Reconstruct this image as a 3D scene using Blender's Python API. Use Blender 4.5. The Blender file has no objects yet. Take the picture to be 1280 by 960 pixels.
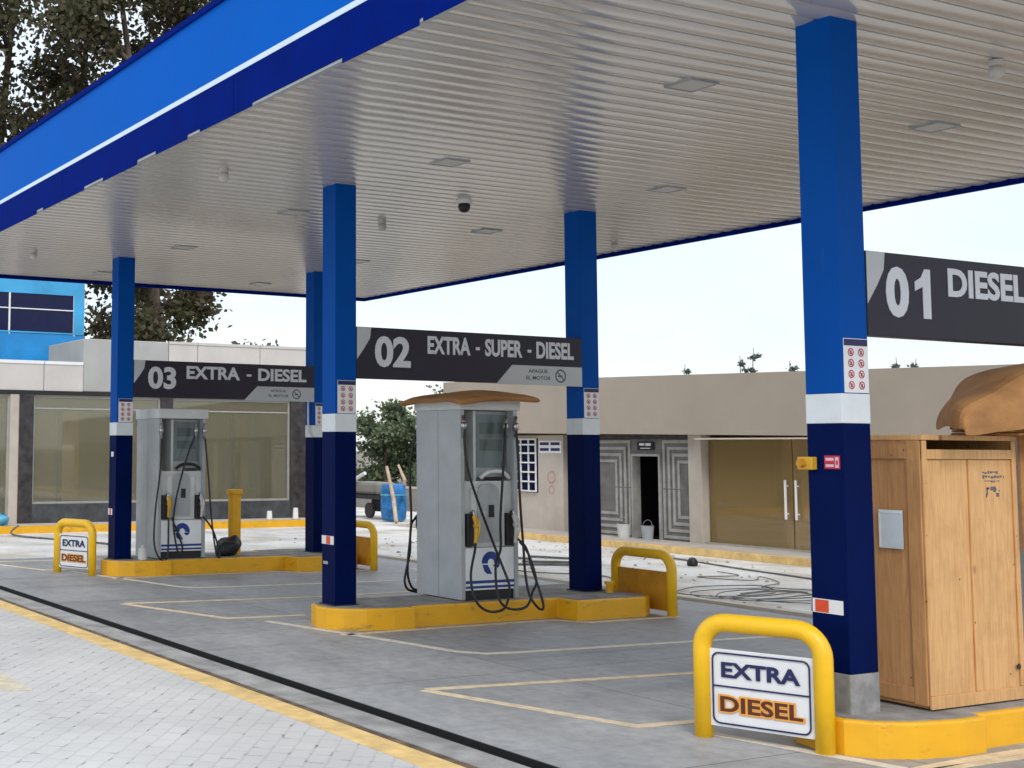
import bpy, bmesh, math, random
from mathutils import Vector, Matrix
random.seed(7)
R = math.radians
scene = bpy.context.scene
COL = scene.collection
# ------------------------------------------------------------------ camera
cam_d = bpy.data.cameras.new("camera"); cam = bpy.data.objects.new("camera", cam_d); COL.objects.link(cam)
cam_right, cam_up, cam_fwd = Vector((0.460945, 0.887413, 0.005290)), Vector((0.075467, -0.045137, 0.996126)), Vector((-0.884214, 0.458760, 0.087776))
cam.matrix_world = Matrix.Translation((11.977600, -7.022665, 1.790610)) @ Matrix((cam_right, cam_up, -cam_fwd)).transposed().to_4x4()
cam_d.lens = 47.3098; cam_d.shift_x = 0.23645; cam_d.shift_y = -0.05308
cam_d.sensor_width = 36; cam_d.clip_start = 0.05; cam_d.clip_end = 2000
scene.camera = cam
scene.render.resolution_x = 1024; scene.render.resolution_y = 768
# ------------------------------------------------------------------ sky, sun, exposure
SUN_EL, SUN_AZ = R(52), R(150)          # azimuth measured in the XY plane from +X
EXPOSURE = 0.30
w = bpy.data.worlds.new("World"); scene.world = w; w.use_nodes = True
nt = w.node_tree; nt.nodes.clear()
def WN(t): return nt.nodes.new(t)
out = WN("ShaderNodeOutputWorld"); bg = WN("ShaderNodeBackground"); bg2 = WN("ShaderNodeBackground"); add = WN("ShaderNodeAddShader")
sky = WN("ShaderNodeTexSky"); sky.sky_type = 'NISHITA'; sky.sun_disc = False
sky.sun_elevation = SUN_EL; sky.sun_rotation = R(-60)
nt.links.new(sky.outputs[0], bg.inputs[0]); bg.inputs[1].default_value = 0.05 * 1.0
tc = WN("ShaderNodeTexCoord"); mp = WN("ShaderNodeMapping"); mp.inputs['Scale'].default_value = (1, 1, 2.6)
nz = WN("ShaderNodeTexNoise"); nz.inputs['Scale'].default_value = 2.2; nz.inputs['Detail'].default_value = 5; nz.inputs['Roughness'].default_value = .55
cr = WN("ShaderNodeValToRGB"); e = cr.color_ramp.elements
e[0].position = .36; e[0].color = (.57, .625, .68, 1); e[1].position = .60; e[1].color = (.69, .712, .732, 1)
sp = WN("ShaderNodeSeparateXYZ"); mr = WN("ShaderNodeMapRange")
mr.inputs['From Min'].default_value = 0.08; mr.inputs['From Max'].default_value = .9; mr.inputs['To Min'].default_value = .83; mr.inputs['To Max'].default_value = 1.68
nt.links.new(tc.outputs['Generated'], mp.inputs[0]); nt.links.new(mp.outputs[0], nz.inputs['Vector'])
nt.links.new(nz.outputs['Fac'], cr.inputs[0]); nt.links.new(cr.outputs[0], bg2.inputs[0])
nt.links.new(tc.outputs['Generated'], sp.inputs[0]); nt.links.new(sp.outputs['Z'], mr.inputs['Value']); nt.links.new(mr.outputs[0], bg2.inputs[1])
nt.links.new(bg.outputs[0], add.inputs[0]); nt.links.new(bg2.outputs[0], add.inputs[1]); nt.links.new(add.outputs[0], out.inputs[0])
sd = bpy.data.lights.new("sun", 'SUN'); sd.energy = 1.0; sd.angle = R(16); sd.color = (1, .965, .91)
so = bpy.data.objects.new("sun", sd); COL.objects.link(so)
sdir = Vector((0.82, -0.36, 0.74)).normalized()      # towards the sun: behind the camera, high
so.rotation_euler = sdir.to_track_quat('Z', 'Y').to_euler()
SUN_EL = math.asin(sdir.z); sky.sun_elevation = SUN_EL; sky.sun_rotation = math.atan2(sdir.x, sdir.y)
vs = scene.view_settings; scene.display_settings.display_device = 'sRGB'
vs.view_transform = 'Standard'; vs.look = 'None'; vs.gamma = 1; vs.exposure = EXPOSURE; vs.use_curve_mapping = False

# ------------------------------------------------------------------ materials
def srgb(r, g, b):
    f = lambda c: (c/255/12.92) if c/255 <= .04045 else ((c/255+.055)/1.055)**2.4
    return (f(r), f(g), f(b), 1)
def lin(*c): return tuple(c)+(1,)
MATS = {}
def mat(name, col, rough=.6, metal=0, var=.12, scale=6, bump=0, bscale=60, spec=.5, coat=0, stretch=(1,1,1), col2=None, emit=None):
    """plain surface whose tone, gloss and relief wander a little"""
    m = bpy.data.materials.new(name); m.use_nodes = True; n = m.node_tree; b = n.nodes["Principled BSDF"]; L = n.links.new
    g = n.nodes.new("ShaderNodeNewGeometry"); mp = n.nodes.new("ShaderNodeMapping"); mp.inputs['Scale'].default_value = stretch
    L(g.outputs['Position'], mp.inputs[0])
    t = n.nodes.new("ShaderNodeTexNoise"); t.inputs['Scale'].default_value = scale; t.inputs['Detail'].default_value = 6; t.inputs['Roughness'].default_value = .62
    L(mp.outputs[0], t.inputs['Vector'])
    r = n.nodes.new("ShaderNodeValToRGB"); e = r.color_ramp.elements
    c2 = col2 or tuple(max(0, c*(1-var*1.6)) for c in col[:3])+(1,)
    c1 = col if col2 else tuple(min(1, c*(1+var*.7)) for c in col[:3])+(1,)
    e[0].position = .33; e[0].color = c2; e[1].position = .66; e[1].color = c1
    L(t.outputs['Fac'], r.inputs[0]); L(r.outputs[0], b.inputs['Base Color'])
    q = n.nodes.new("ShaderNodeMapRange"); q.inputs['To Min'].default_value = max(.02, rough-.05); q.inputs['To Max'].default_value = min(1, rough+.1)
    L(t.outputs['Fac'], q.inputs['Value']); L(q.outputs[0], b.inputs['Roughness'])
    b.inputs['Metallic'].default_value = metal; b.inputs['Specular IOR Level'].default_value = spec; b.inputs['Coat Weight'].default_value = coat
    if bump:
        t2 = n.nodes.new("ShaderNodeTexNoise"); t2.inputs['Scale'].default_value = bscale; t2.inputs['Detail'].default_value = 4
        L(mp.outputs[0], t2.inputs['Vector'])
        bp = n.nodes.new("ShaderNodeBump"); bp.inputs['Strength'].default_value = bump; bp.inputs['Distance'].default_value = .01
        L(t2.outputs['Fac'], bp.inputs['Height']); L(bp.outputs[0], b.inputs['Normal'])
    if emit:
        b.inputs['Emission Color'].default_value = emit; b.inputs['Emission Strength'].default_value = 1
    MATS[name] = m; return m
M = {}
def scuff(name, col, sc=(3, 3, 9), lo=.66, hi=.74):
    n = MATS[name].node_tree; b = n.nodes["Principled BSDF"]; L = n.links.new; src = b.inputs['Base Color'].links[0].from_socket
    g = n.nodes.new("ShaderNodeNewGeometry"); mp = n.nodes.new("ShaderNodeMapping"); mp.inputs['Scale'].default_value = sc; L(g.outputs['Position'], mp.inputs[0])
    t = n.nodes.new("ShaderNodeTexNoise"); t.inputs['Scale'].default_value = 1.6; t.inputs['Detail'].default_value = 8; t.inputs['Roughness'].default_value = .7; L(mp.outputs[0], t.inputs['Vector'])
    r = n.nodes.new("ShaderNodeMapRange"); r.inputs['From Min'].default_value = lo; r.inputs['From Max'].default_value = hi; r.inputs['To Max'].default_value = .75; L(t.outputs['Fac'], r.inputs['Value'])
    m = n.nodes.new("ShaderNodeMix"); m.data_type = 'RGBA'; L(r.outputs[0], m.inputs['Factor']); L(src, m.inputs['A']); m.inputs['B'].default_value = col; L(m.outputs['Result'], b.inputs['Base Color'])
M['blue'] = mat('bright_blue_paint', lin(.0003, .075, .37), .42, var=.05, scale=1.2, spec=.06)
M['fascia_blue'] = mat('fascia_blue', lin(.0003, .105, .50), .5, var=.04, scale=.6, spec=.02)
M['navy'] = mat('navy_paint', lin(.0003, .0065, .062), .42, var=.12, scale=2, spec=.04)
M['trim_navy'] = mat('trim_navy', lin(.0005, .012, .17), .6, var=.1, scale=3, spec=.01)
M['white'] = mat('white_paint', lin(.74, .78, .80), .4, var=.04, scale=5)
M['stripe'] = mat('pale_stripe', lin(.62, .74, .86), .4, var=.03, scale=2)
M['yellow'] = mat('yellow_paint', lin(.84, .43, .010), .45, var=.05, scale=5, bump=.06, bscale=50)
M['yellow_hoop'] = mat('yellow_gloss', lin(.92, .53, .010), .36, var=.05, scale=6)
M['ochre'] = mat('ochre_shaded_yellow', lin(.62, .27, .012), .5, var=.15, scale=5)  # knob ochre; for the hoop infill, yellow with shade in its colour
M['lamp_grey'] = mat('grey_metal', lin(.36, .38, .40), .4, var=.1, scale=5)
M['pump_grey'] = mat('pump_grey', lin(.43, .455, .465), .42, var=.08, scale=3)
M['pump_light'] = mat('pump_light_grey', lin(.66, .675, .67), .4, var=.07, scale=4)
M['pump_white'] = mat('pump_white', lin(.86, .89, .90), .35, var=.03, scale=5)
M['screen'] = mat('screen_grey', lin(.17, .21, .22), .22, var=.15, scale=3)
M['readout'] = mat('readout_window', lin(.10, .13, .13), .15, var=.1)
M['black'] = mat('black_rubber', lin(.012, .012, .014), .45, var=.2, scale=8)
M['dark'] = mat('dark_plastic', lin(.02, .02, .025), .5, var=.2)
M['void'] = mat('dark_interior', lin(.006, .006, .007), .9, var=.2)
M['chrome'] = mat('steel', lin(.55, .55, .56), .25, metal=1, var=.1)
M['nozzle_yellow'] = mat('nozzle_yellow', lin(.70, .40, .03), .4, var=.15)
M['nozzle_white'] = mat('nozzle_white', lin(.62, .60, .56), .4, var=.1)
M['logo_blue'] = mat('logo_blue', lin(.006, .045, .27), .4, var=.05)
M['text_navy'] = mat('text_navy', lin(.010, .014, .085), .5, var=.05)
M['text_brown'] = mat('text_brown', lin(.10, .022, .006), .5, var=.05)
M['text_orange'] = mat('text_orange', lin(.85, .36, .05), .5, var=.05)
M['text_grey'] = mat('text_grey', lin(.66, .67, .72), .5, var=.03)
M['text_dark'] = mat('text_dark', lin(.10, .11, .13), .5, var=.03)
M['sign_dark'] = mat('sign_charcoal', lin(.030, .025, .040), .42, var=.1, scale=2, spec=.25)
M['sign_light'] = mat('sign_light_grey', lin(.50, .52, .53), .45, var=.04, scale=3)
M['red'] = mat('red_vinyl', lin(.50, .015, .04), .45, var=.1)
M['pink'] = mat('pale_pink_vinyl', lin(.75, .48, .55), .5, var=.05)
M['orange'] = mat('orange_reflector', lin(.72, .07, .015), .35, var=.1)
M['pale'] = mat('white_vinyl', lin(.78, .78, .78), .45, var=.04)
M['concrete_top'] = mat('island_concrete', lin(.30, .285, .27), .85, var=.25, scale=4, bump=.3, bscale=70)
M['plinth'] = mat('bare_concrete', lin(.33, .32, .30), .85, var=.3, scale=9, bump=.3, bscale=50, col2=lin(.19, .19, .19))
M['cardboard'] = mat('cardboard', lin(.46, .225, .075), .85, scale=2.6, bump=.25, bscale=30, col2=lin(.30, .135, .045), stretch=(1, 1, 2.5))
M['taupe'] = mat('taupe_render', lin(.40, .335, .268), .85, var=.05, scale=.8, bump=.15, bscale=40)
M['beige'] = mat('beige_render', lin(.50, .44, .38), .85, var=.1, scale=1.5, bump=.15, bscale=40)
M['soffit_trim'] = mat('pale_trim', lin(.60, .54, .45), .7, var=.05)
M['panel_white'] = mat('white_composite_panel', lin(.56, .525, .49), .45, var=.05, scale=1.5)
M['panel_grey'] = mat('grey_render', lin(.40, .40, .38), .8, var=.08, scale=1)
M['stone'] = mat('dark_stone', lin(.06, .05, .052), .35, var=.6, scale=5, col2=lin(.012, .010, .012))
M['plinth_stone'] = mat('grey_stone_plinth', lin(.075, .082, .088), .4, var=.4, scale=4, col2=lin(.03, .033, .037))
M['lintel'] = mat('black_lintel', lin(.012, .011, .011), .6, var=.2)
M['frame'] = mat('aluminium_frame', lin(.36, .35, .32), .4, var=.06)
M['inner_wall'] = mat('olive_inner_wall', lin(.50, .46, .33), .9, var=.12, scale=.7)
M['inner_tan'] = mat('tan_inner_wall', lin(.75, .45, .18), .9, var=.15, scale=1)
M['inner_brown'] = mat('brown_inner_wall', lin(.66, .38, .12), .85, var=.30, scale=1.3, stretch=(1,1,.5))
M['inner_floor'] = mat('inner_floor', lin(.33, .34, .30), .4, var=.1)
M['cyan'] = mat('cyan_panel', lin(.012, .23, .55), .3, var=.22, scale=.8)
M['cyan_light'] = mat('cyan_panel_light', lin(.05, .36, .66), .35, var=.15, scale=1)
M['wall_blue_glass'] = mat('dark_glass', lin(.004, .007, .05), .12, var=.2, spec=.25)
M['tile_dark'] = mat('tile_dark', lin(.165, .158, .15), .4, var=.2, scale=4)
M['tile_light'] = mat('tile_light', lin(.37, .36, .34), .4, var=.15, scale=4)
M['paver_line'] = mat('worn_yellow_band', lin(.78, .54, .22), .8, var=.16, scale=5, bump=.3, bscale=60)
M['paint_line'] = mat('cream_line_paint', lin(.76, .68, .56), .7, var=.12, scale=8)
M['paint_line_yellow'] = mat('pale_yellow_line_paint', lin(.78, .63, .42), .7, var=.16, scale=8)
M['bark'] = mat('bark', lin(.13, .095, .07), .9, var=.4, scale=4, bump=.4, bscale=20, stretch=(1,1,.3))
M['apron'] = mat('apron_concrete', lin(.36, .35, .335), .85, var=.25, scale=3, bump=.25, bscale=70)
M['brown_edge'] = mat('brown_mortar_edge', lin(.16, .11, .07), .9, var=.4, scale=6)
M['tarp'] = mat('blue_drum_plastic', lin(.02, .20, .52), .5, var=.45, scale=5)
M['plank'] = mat('planed_timber', lin(.58, .44, .30), .75, var=.2, scale=6)
M['mesh_blue'] = mat('plastic_blue_pale', lin(.12, .42, .60), .5, var=.2)
M['wire'] = mat('grey_cable', lin(.16, .16, .15), .5, var=.3)
M['earth_wall'] = mat('grey_block_wall', lin(.27, .255, .23), .9, var=.15, scale=2)
M['bucket'] = mat('white_bucket', lin(.60, .60, .58), .5, var=.1)
M['faded_red'] = mat('faded_red_paint', lin(.50, .27, .22), .8, var=.2)
M['film'] = mat('plastic_sleeve', lin(.62, .68, .74), .2, var=.08)

scuff('yellow_paint', lin(.20, .14, .06), (2.5, 2.5, 9), .57, .72); scuff('yellow_gloss', lin(.42, .25, .04), (6, 6, 6), .66, .76); scuff('navy_paint', lin(.05, .055, .09), (9, 9, 2), .66, .80); scuff('bright_blue_paint', lin(.02, .12, .36), (8, 8, 1.2), .62, .80)
def mat_wood(name, ca, cb):
    m = bpy.data.materials.new(name); m.use_nodes = True; n = m.node_tree; b = n.nodes["Principled BSDF"]; L = n.links.new
    g = n.nodes.new("ShaderNodeNewGeometry"); mp = n.nodes.new("ShaderNodeMapping"); mp.inputs['Scale'].default_value = (26, 26, 1.5)
    L(g.outputs['Position'], mp.inputs[0])
    t = n.nodes.new("ShaderNodeTexNoise"); t.inputs['Scale'].default_value = 1.6; t.inputs['Detail'].default_value = 5; t.inputs['Distortion'].default_value = 1.6
    L(mp.outputs[0], t.inputs['Vector'])
    r = n.nodes.new("ShaderNodeValToRGB"); e = r.color_ramp.elements
    e[0].position = .30; e[0].color = ca; e[1].position = .66; e[1].color = cb
    L(t.outputs['Fac'], r.inputs[0])
    # knots
    mp2 = n.nodes.new("ShaderNodeMapping"); mp2.inputs['Scale'].default_value = (4.2, 4.2, 2.6); L(g.outputs['Position'], mp2.inputs[0])
    v = n.nodes.new("ShaderNodeTexVoronoi"); v.inputs['Scale'].default_value = 1; L(mp2.outputs[0], v.inputs['Vector'])
    k = n.nodes.new("ShaderNodeValToRGB"); k.color_ramp.elements[0].position = .05; k.color_ramp.elements[0].color = (1,1,1,1); k.color_ramp.elements[1].position = .13; k.color_ramp.elements[1].color = (0,0,0,1)
    L(v.outputs['Distance'], k.inputs[0])
    mx = n.nodes.new("ShaderNodeMix"); mx.data_type = 'RGBA'; L(k.outputs[0], mx.inputs['Factor']); L(r.outputs[0], mx.inputs['A']); mx.inputs['B'].default_value = lin(.17, .07, .03)
    # broad board-to-board drift, grey handling dirt and nail specks
    dn = n.nodes.new("ShaderNodeTexNoise"); dn.inputs['Scale'].default_value = 3.2; dn.inputs['Detail'].default_value = 7; dn.inputs['Roughness'].default_value = .7; L(g.outputs['Position'], dn.inputs['Vector'])
    dr = n.nodes.new("ShaderNodeValToRGB"); dr.color_ramp.elements[0].position = .30; dr.color_ramp.elements[0].color = lin(.66, .62, .60); dr.color_ramp.elements[1].position = .56; L(dn.outputs['Fac'], dr.inputs[0])
    dm = n.nodes.new("ShaderNodeMix"); dm.data_type = 'RGBA'; dm.blend_type = 'MULTIPLY'; dm.inputs['Factor'].default_value = .5; L(mx.outputs['Result'], dm.inputs['A']); L(dr.outputs[0], dm.inputs['B'])
    mp3 = n.nodes.new("ShaderNodeMapping"); mp3.inputs['Scale'].default_value = (11, 11, 7); L(g.outputs['Position'], mp3.inputs[0])
    v3 = n.nodes.new("ShaderNodeTexVoronoi"); v3.inputs['Scale'].default_value = 1; L(mp3.outputs[0], v3.inputs['Vector'])
    k3 = n.nodes.new("ShaderNodeMath"); k3.operation = 'LESS_THAN'; k3.inputs[1].default_value = .055; L(v3.outputs['Distance'], k3.inputs[0])
    dm2 = n.nodes.new("ShaderNodeMix"); dm2.data_type = 'RGBA'; L(k3.outputs[0], dm2.inputs['Factor']); L(dm.outputs['Result'], dm2.inputs['A']); dm2.inputs['B'].default_value = lin(.08, .06, .05)
    L(dm2.outputs['Result'], b.inputs['Base Color']); b.inputs['Roughness'].default_value = .7
    bp = n.nodes.new("ShaderNodeBump"); bp.inputs['Strength'].default_value = .15; bp.inputs['Distance'].default_value = .005; L(t.outputs['Fac'], bp.inputs['Height']); L(bp.outputs[0], b.inputs['Normal'])
    return m
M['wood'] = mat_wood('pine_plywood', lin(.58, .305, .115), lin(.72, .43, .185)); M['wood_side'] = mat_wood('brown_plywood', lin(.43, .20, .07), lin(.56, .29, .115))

def mat_forecourt():
    m = bpy.data.materials.new('forecourt_concrete'); m.use_nodes = True; n = m.node_tree; b = n.nodes["Principled BSDF"]; L = n.links.new
    g = n.nodes.new("ShaderNodeNewGeometry")
    def noise(sc, det, st=(1,1,1), rough=.6):
        mp = n.nodes.new("ShaderNodeMapping"); mp.inputs['Scale'].default_value = st; L(g.outputs['Position'], mp.inputs[0])
        t = n.nodes.new("ShaderNodeTexNoise"); t.inputs['Scale'].default_value = sc; t.inputs['Detail'].default_value = det; t.inputs['Roughness'].default_value = rough
        L(mp.outputs[0], t.inputs['Vector']); return t
    a = noise(.55, 7); s = noise(9, 6); k = noise(.9, 5, (.35, 1.6, 1))
    r = n.nodes.new("ShaderNodeValToRGB"); e = r.color_ramp.elements
    e[0].position = .30; e[0].color = lin(.30, .303, .313); e[1].position = .70; e[1].color = lin(.46, .458, .457)
    L(a.outputs['Fac'], r.inputs[0])
    r2 = n.nodes.new("ShaderNodeValToRGB"); e = r2.color_ramp.elements
    e[0].position = .30; e[0].color = lin(.72, .72, .73); e[1].position = .62; e[1].color = lin(1.0, 1.0, 1.0)
    L(k.outputs['Fac'], r2.inputs[0])
    r3 = n.nodes.new("ShaderNodeValToRGB"); e = r3.color_ramp.elements
    e[0].position = .34; e[0].color = lin(.80, .80, .80); e[1].position = .6; e[1].color = lin(1.04, 1.04, 1.03)
    L(s.outputs['Fac'], r3.inputs[0])
    m1 = n.nodes.new("ShaderNodeMix"); m1.data_type = 'RGBA'; m1.blend_type = 'MULTIPLY'; m1.inputs['Factor'].default_value = 1
    L(r.outputs[0], m1.inputs['A']); L(r2.outputs[0], m1.inputs['B'])
    m2 = n.nodes.new("ShaderNodeMix"); m2.data_type = 'RGBA'; m2.blend_type = 'MULTIPLY'; m2.inputs['Factor'].default_value = 1
    L(m1.outputs['Result'], m2.inputs['A']); L(r3.outputs[0], m2.inputs['B'])
    vo = n.nodes.new("ShaderNodeTexVoronoi"); vo.inputs['Scale'].default_value = .55; vo.inputs['Randomness'].default_value = 1
    wb = n.nodes.new("ShaderNodeMix"); wb.data_type = 'VECTOR'; wb.inputs['Factor'].default_value = .22; L(g.outputs['Position'], wb.inputs['A']); L(s.outputs['Color'], wb.inputs['B']); L(wb.outputs['Result'], vo.inputs['Vector'])
    r4 = n.nodes.new("ShaderNodeValToRGB"); e = r4.color_ramp.elements
    e[0].position = .05; e[0].color = lin(.62, .62, .63); e[1].position = .17; e[1].color = lin(1, 1, 1); L(vo.outputs['Distance'], r4.inputs[0])
    tk = noise(.8, 4, (3.2, .18, 1)); r5 = n.nodes.new("ShaderNodeValToRGB"); e = r5.color_ramp.elements
    e[0].position = .33; e[0].color = lin(.80, .80, .81); e[1].position = .45; e[1].color = lin(1, 1, 1); L(tk.outputs['Fac'], r5.inputs[0])
    for rr_ in (r4, r5):
        mm = n.nodes.new("ShaderNodeMix"); mm.data_type = 'RGBA'; mm.blend_type = 'MULTIPLY'; mm.inputs['Factor'].default_value = 1
        L(m2.outputs['Result'], mm.inputs['A']); L(rr_.outputs[0], mm.inputs['B']); m2 = mm
    # saw-cut joints
    br = n.nodes.new("ShaderNodeTexBrick"); br.offset = 0; br.inputs['Scale'].default_value = 1; br.inputs['Brick Width'].default_value = 3.07; br.inputs['Row Height'].default_value = 3.45
    br.inputs['Mortar Size'].default_value = .006; br.inputs['Color1'].default_value = (1,1,1,1); br.inputs['Color2'].default_value = (.95,.95,.95,1); br.inputs['Mortar'].default_value = (.35,.35,.35,1)
    L(g.outputs['Position'], br.inputs['Vector'])
    m3 = n.nodes.new("ShaderNodeMix"); m3.data_type = 'RGBA'; m3.blend_type = 'MULTIPLY'; m3.inputs['Factor'].default_value = 1
    L(m2.outputs['Result'], m3.inputs['A']); L(br.outputs['Color'], m3.inputs['B'])
    L(m3.outputs['Result'], b.inputs['Base Color'])
    q = n.nodes.new("ShaderNodeMapRange"); q.inputs['To Min'].default_value = .38; q.inputs['To Max'].default_value = .72; L(k.outputs['Fac'], q.inputs['Value']); L(q.outputs[0], b.inputs['Roughness'])
    f = noise(120, 3); bp = n.nodes.new("ShaderNodeBump"); bp.inputs['Strength'].default_value = .2; bp.inputs['Distance'].default_value = .006
    L(f.outputs['Fac'], bp.inputs['Height']); L(bp.outputs[0], b.inputs['Normal'])
    return m
M['forecourt'] = mat_forecourt()

def mat_pavers(name, c1, c2, cm, bw, rh, rot, speck=.55):
    """interlocking concrete blocks with joints that are open only here and there"""
    m = bpy.data.materials.new(name); m.use_nodes = True; n = m.node_tree; b = n.nodes["Principled BSDF"]; L = n.links.new
    g = n.nodes.new("ShaderNodeNewGeometry"); mp = n.nodes.new("ShaderNodeMapping"); mp.inputs['Rotation'].default_value = (0, 0, rot); L(g.outputs['Position'], mp.inputs[0])
    wv = n.nodes.new("ShaderNodeTexNoise"); wv.inputs['Scale'].default_value = 14; wv.inputs['Detail'].default_value = 2; L(mp.outputs[0], wv.inputs['Vector'])
    ad = n.nodes.new("ShaderNodeMix"); ad.data_type = 'VECTOR'; ad.inputs['Factor'].default_value = .03; L(mp.outputs[0], ad.inputs['A']); L(wv.outputs['Color'], ad.inputs['B'])
    br = n.nodes.new("ShaderNodeTexBrick"); br.inputs['Scale'].default_value = 1; br.inputs['Brick Width'].default_value = bw; br.inputs['Row Height'].default_value = rh
    br.inputs['Mortar Size'].default_value = .011; br.inputs['Mortar Smooth'].default_value = .5; br.inputs['Color1'].default_value = c1; br.inputs['Color2'].default_value = c2; br.inputs['Mortar'].default_value = c2
    L(ad.outputs['Result'], br.inputs['Vector'])
    t = n.nodes.new("ShaderNodeTexNoise"); t.inputs['Scale'].default_value = 9; t.inputs['Detail'].default_value = 3; L(mp.outputs[0], t.inputs['Vector'])
    rr = n.nodes.new("ShaderNodeValToRGB"); rr.color_ramp.elements[0].position = speck-.06; rr.color_ramp.elements[0].color = (.12,.12,.12,1); rr.color_ramp.elements[1].position = speck+.10; L(t.outputs['Fac'], rr.inputs[0])
    mu = n.nodes.new("ShaderNodeMath"); mu.operation = 'MULTIPLY'; L(br.outputs['Fac'], mu.inputs[0]); L(rr.outputs[0], mu.inputs[1])
    mx = n.nodes.new("ShaderNodeMix"); mx.data_type = 'RGBA'; L(mu.outputs[0], mx.inputs['Factor']); L(br.outputs['Color'], mx.inputs['A']); mx.inputs['B'].default_value = cm
    t2 = n.nodes.new("ShaderNodeTexNoise"); t2.inputs['Scale'].default_value = .8; t2.inputs['Detail'].default_value = 6; L(g.outputs['Position'], t2.inputs['Vector'])
    r2 = n.nodes.new("ShaderNodeValToRGB"); r2.color_ramp.elements[0].position = .3; r2.color_ramp.elements[0].color = (.82,.82,.83,1); r2.color_ramp.elements[1].position = .65; L(t2.outputs['Fac'], r2.inputs[0])
    m2 = n.nodes.new("ShaderNodeMix"); m2.data_type = 'RGBA'; m2.blend_type = 'MULTIPLY'; m2.inputs['Factor'].default_value = 1; L(mx.outputs['Result'], m2.inputs['A']); L(r2.outputs[0], m2.inputs['B'])
    L(m2.outputs['Result'], b.inputs['Base Color']); b.inputs['Roughness'].default_value = .85
    bp = n.nodes.new("ShaderNodeBump"); bp.inputs['Strength'].default_value = .5; bp.inputs['Distance'].default_value = .01; bp.invert = True
    L(mu.outputs[0], bp.inputs['Height']); L(bp.outputs[0], b.inputs['Normal'])
    return m
M['pavers'] = mat_pavers('grey_block_pavers', lin(.61, .595, .57), lin(.575, .56, .54), lin(.17, .17, .165), .20, .12, R(38), .62)
def yard_dust(m):
    r = [x for x in m.node_tree.nodes if x.type == 'VALTORGB'][-1]; r.color_ramp.elements[0].color = (.70, .66, .60, 1); r.color_ramp.elements[0].position = .36; r.color_ramp.elements[1].position = .58; return m
M['yard'] = mat_pavers('pale_yard_pavers', lin(.80, .765, .72), lin(.72, .69, .645), lin(.36, .33, .30), .24, .12, 0, .6); yard_dust(M['yard'])
M['ground'] = mat('earth', lin(.22, .19, .15), .95, var=.3, scale=.5, bump=.3, bscale=8)
M['soffit'] = mat('ceiling_strip_metal', lin(.61, .578, .54), .15, metal=.28, var=.03, scale=.5, spec=1.0)

def mat_glass(name, tint, refl=.12, dust_glow=.12, dust_glow_col=(.4,.42,.33,1)):
    m = bpy.data.materials.new(name); m.use_nodes = True; n = m.node_tree; n.nodes.clear(); L = n.links.new
    o = n.nodes.new("ShaderNodeOutputMaterial"); tr = n.nodes.new("ShaderNodeBsdfTransparent"); tr.inputs[0].default_value = tint
    gl = n.nodes.new("ShaderNodeBsdfGlossy"); gl.inputs['Roughness'].default_value = .03
    df = n.nodes.new("ShaderNodeBsdfDiffuse"); df.inputs[0].default_value = dust_glow_col  # diffuse film: glass dust plus brightness for the room behind
    fr = n.nodes.new("ShaderNodeFresnel"); fr.inputs[0].default_value = 1.5
    ad = n.nodes.new("ShaderNodeMath"); ad.operation = 'ADD'; ad.inputs[1].default_value = refl-.04; ad.use_clamp = True; L(fr.outputs[0], ad.inputs[0])
    a = n.nodes.new("ShaderNodeMixShader"); a.inputs[0].default_value = dust_glow; L(tr.outputs[0], a.inputs[1]); L(df.outputs[0], a.inputs[2])
    c = n.nodes.new("ShaderNodeMixShader"); L(ad.outputs[0], c.inputs[0]); L(a.outputs[0], c.inputs[1]); L(gl.outputs[0], c.inputs[2]); L(c.outputs[0], o.inputs[0])
    return m
M['glass'] = mat_glass('shop_glass', (.86, .87, .78, 1), .09, .20, (.46, .43, .30, 1))
M['glass_door'] = mat_glass('entrance_glass', (.95, .90, .82, 1), .045, .48, (.46, .31, .125, 1))  # strong tan film stands in for light in the dim room
M['glass_dark'] = mat_glass('window_glass', (.25, .30, .34, 1), .15, .05)

def mat_leaf(name, c1, c2):
    m = mat(name, c1, .6, var=.3, scale=.9, col2=c2, spec=.25); n = m.node_tree; b = n.nodes["Principled BSDF"]
    b.inputs['Subsurface Weight'].default_value = 0
    o = [x for x in n.nodes if x.type == 'OUTPUT_MATERIAL'][0]
    t = n.nodes.new("ShaderNodeBsdfTranslucent"); mx = n.nodes.new("ShaderNodeMixShader"); mx.inputs[0].default_value = .22
    r = [x for x in n.nodes if x.type == 'VALTORGB'][0]
    n.links.new(r.outputs[0], t.inputs[0]); n.links.new(b.outputs[0], mx.inputs[1]); n.links.new(t.outputs[0], mx.inputs[2]); n.links.new(mx.outputs[0], o.inputs[0])
    return m
M['leaf_euc'] = mat_leaf('eucalyptus_leaves', lin(.085, .092, .040), lin(.075, .050, .032))
M['leaf_green'] = mat_leaf('green_leaves', lin(.19, .235, .13), lin(.10, .13, .075))
M['leaf_hazed'] = mat_leaf('hazed_green_leaves', lin(.16, .18, .16), lin(.10, .12, .10))  # distance haze mixed into the leaf colour

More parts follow.
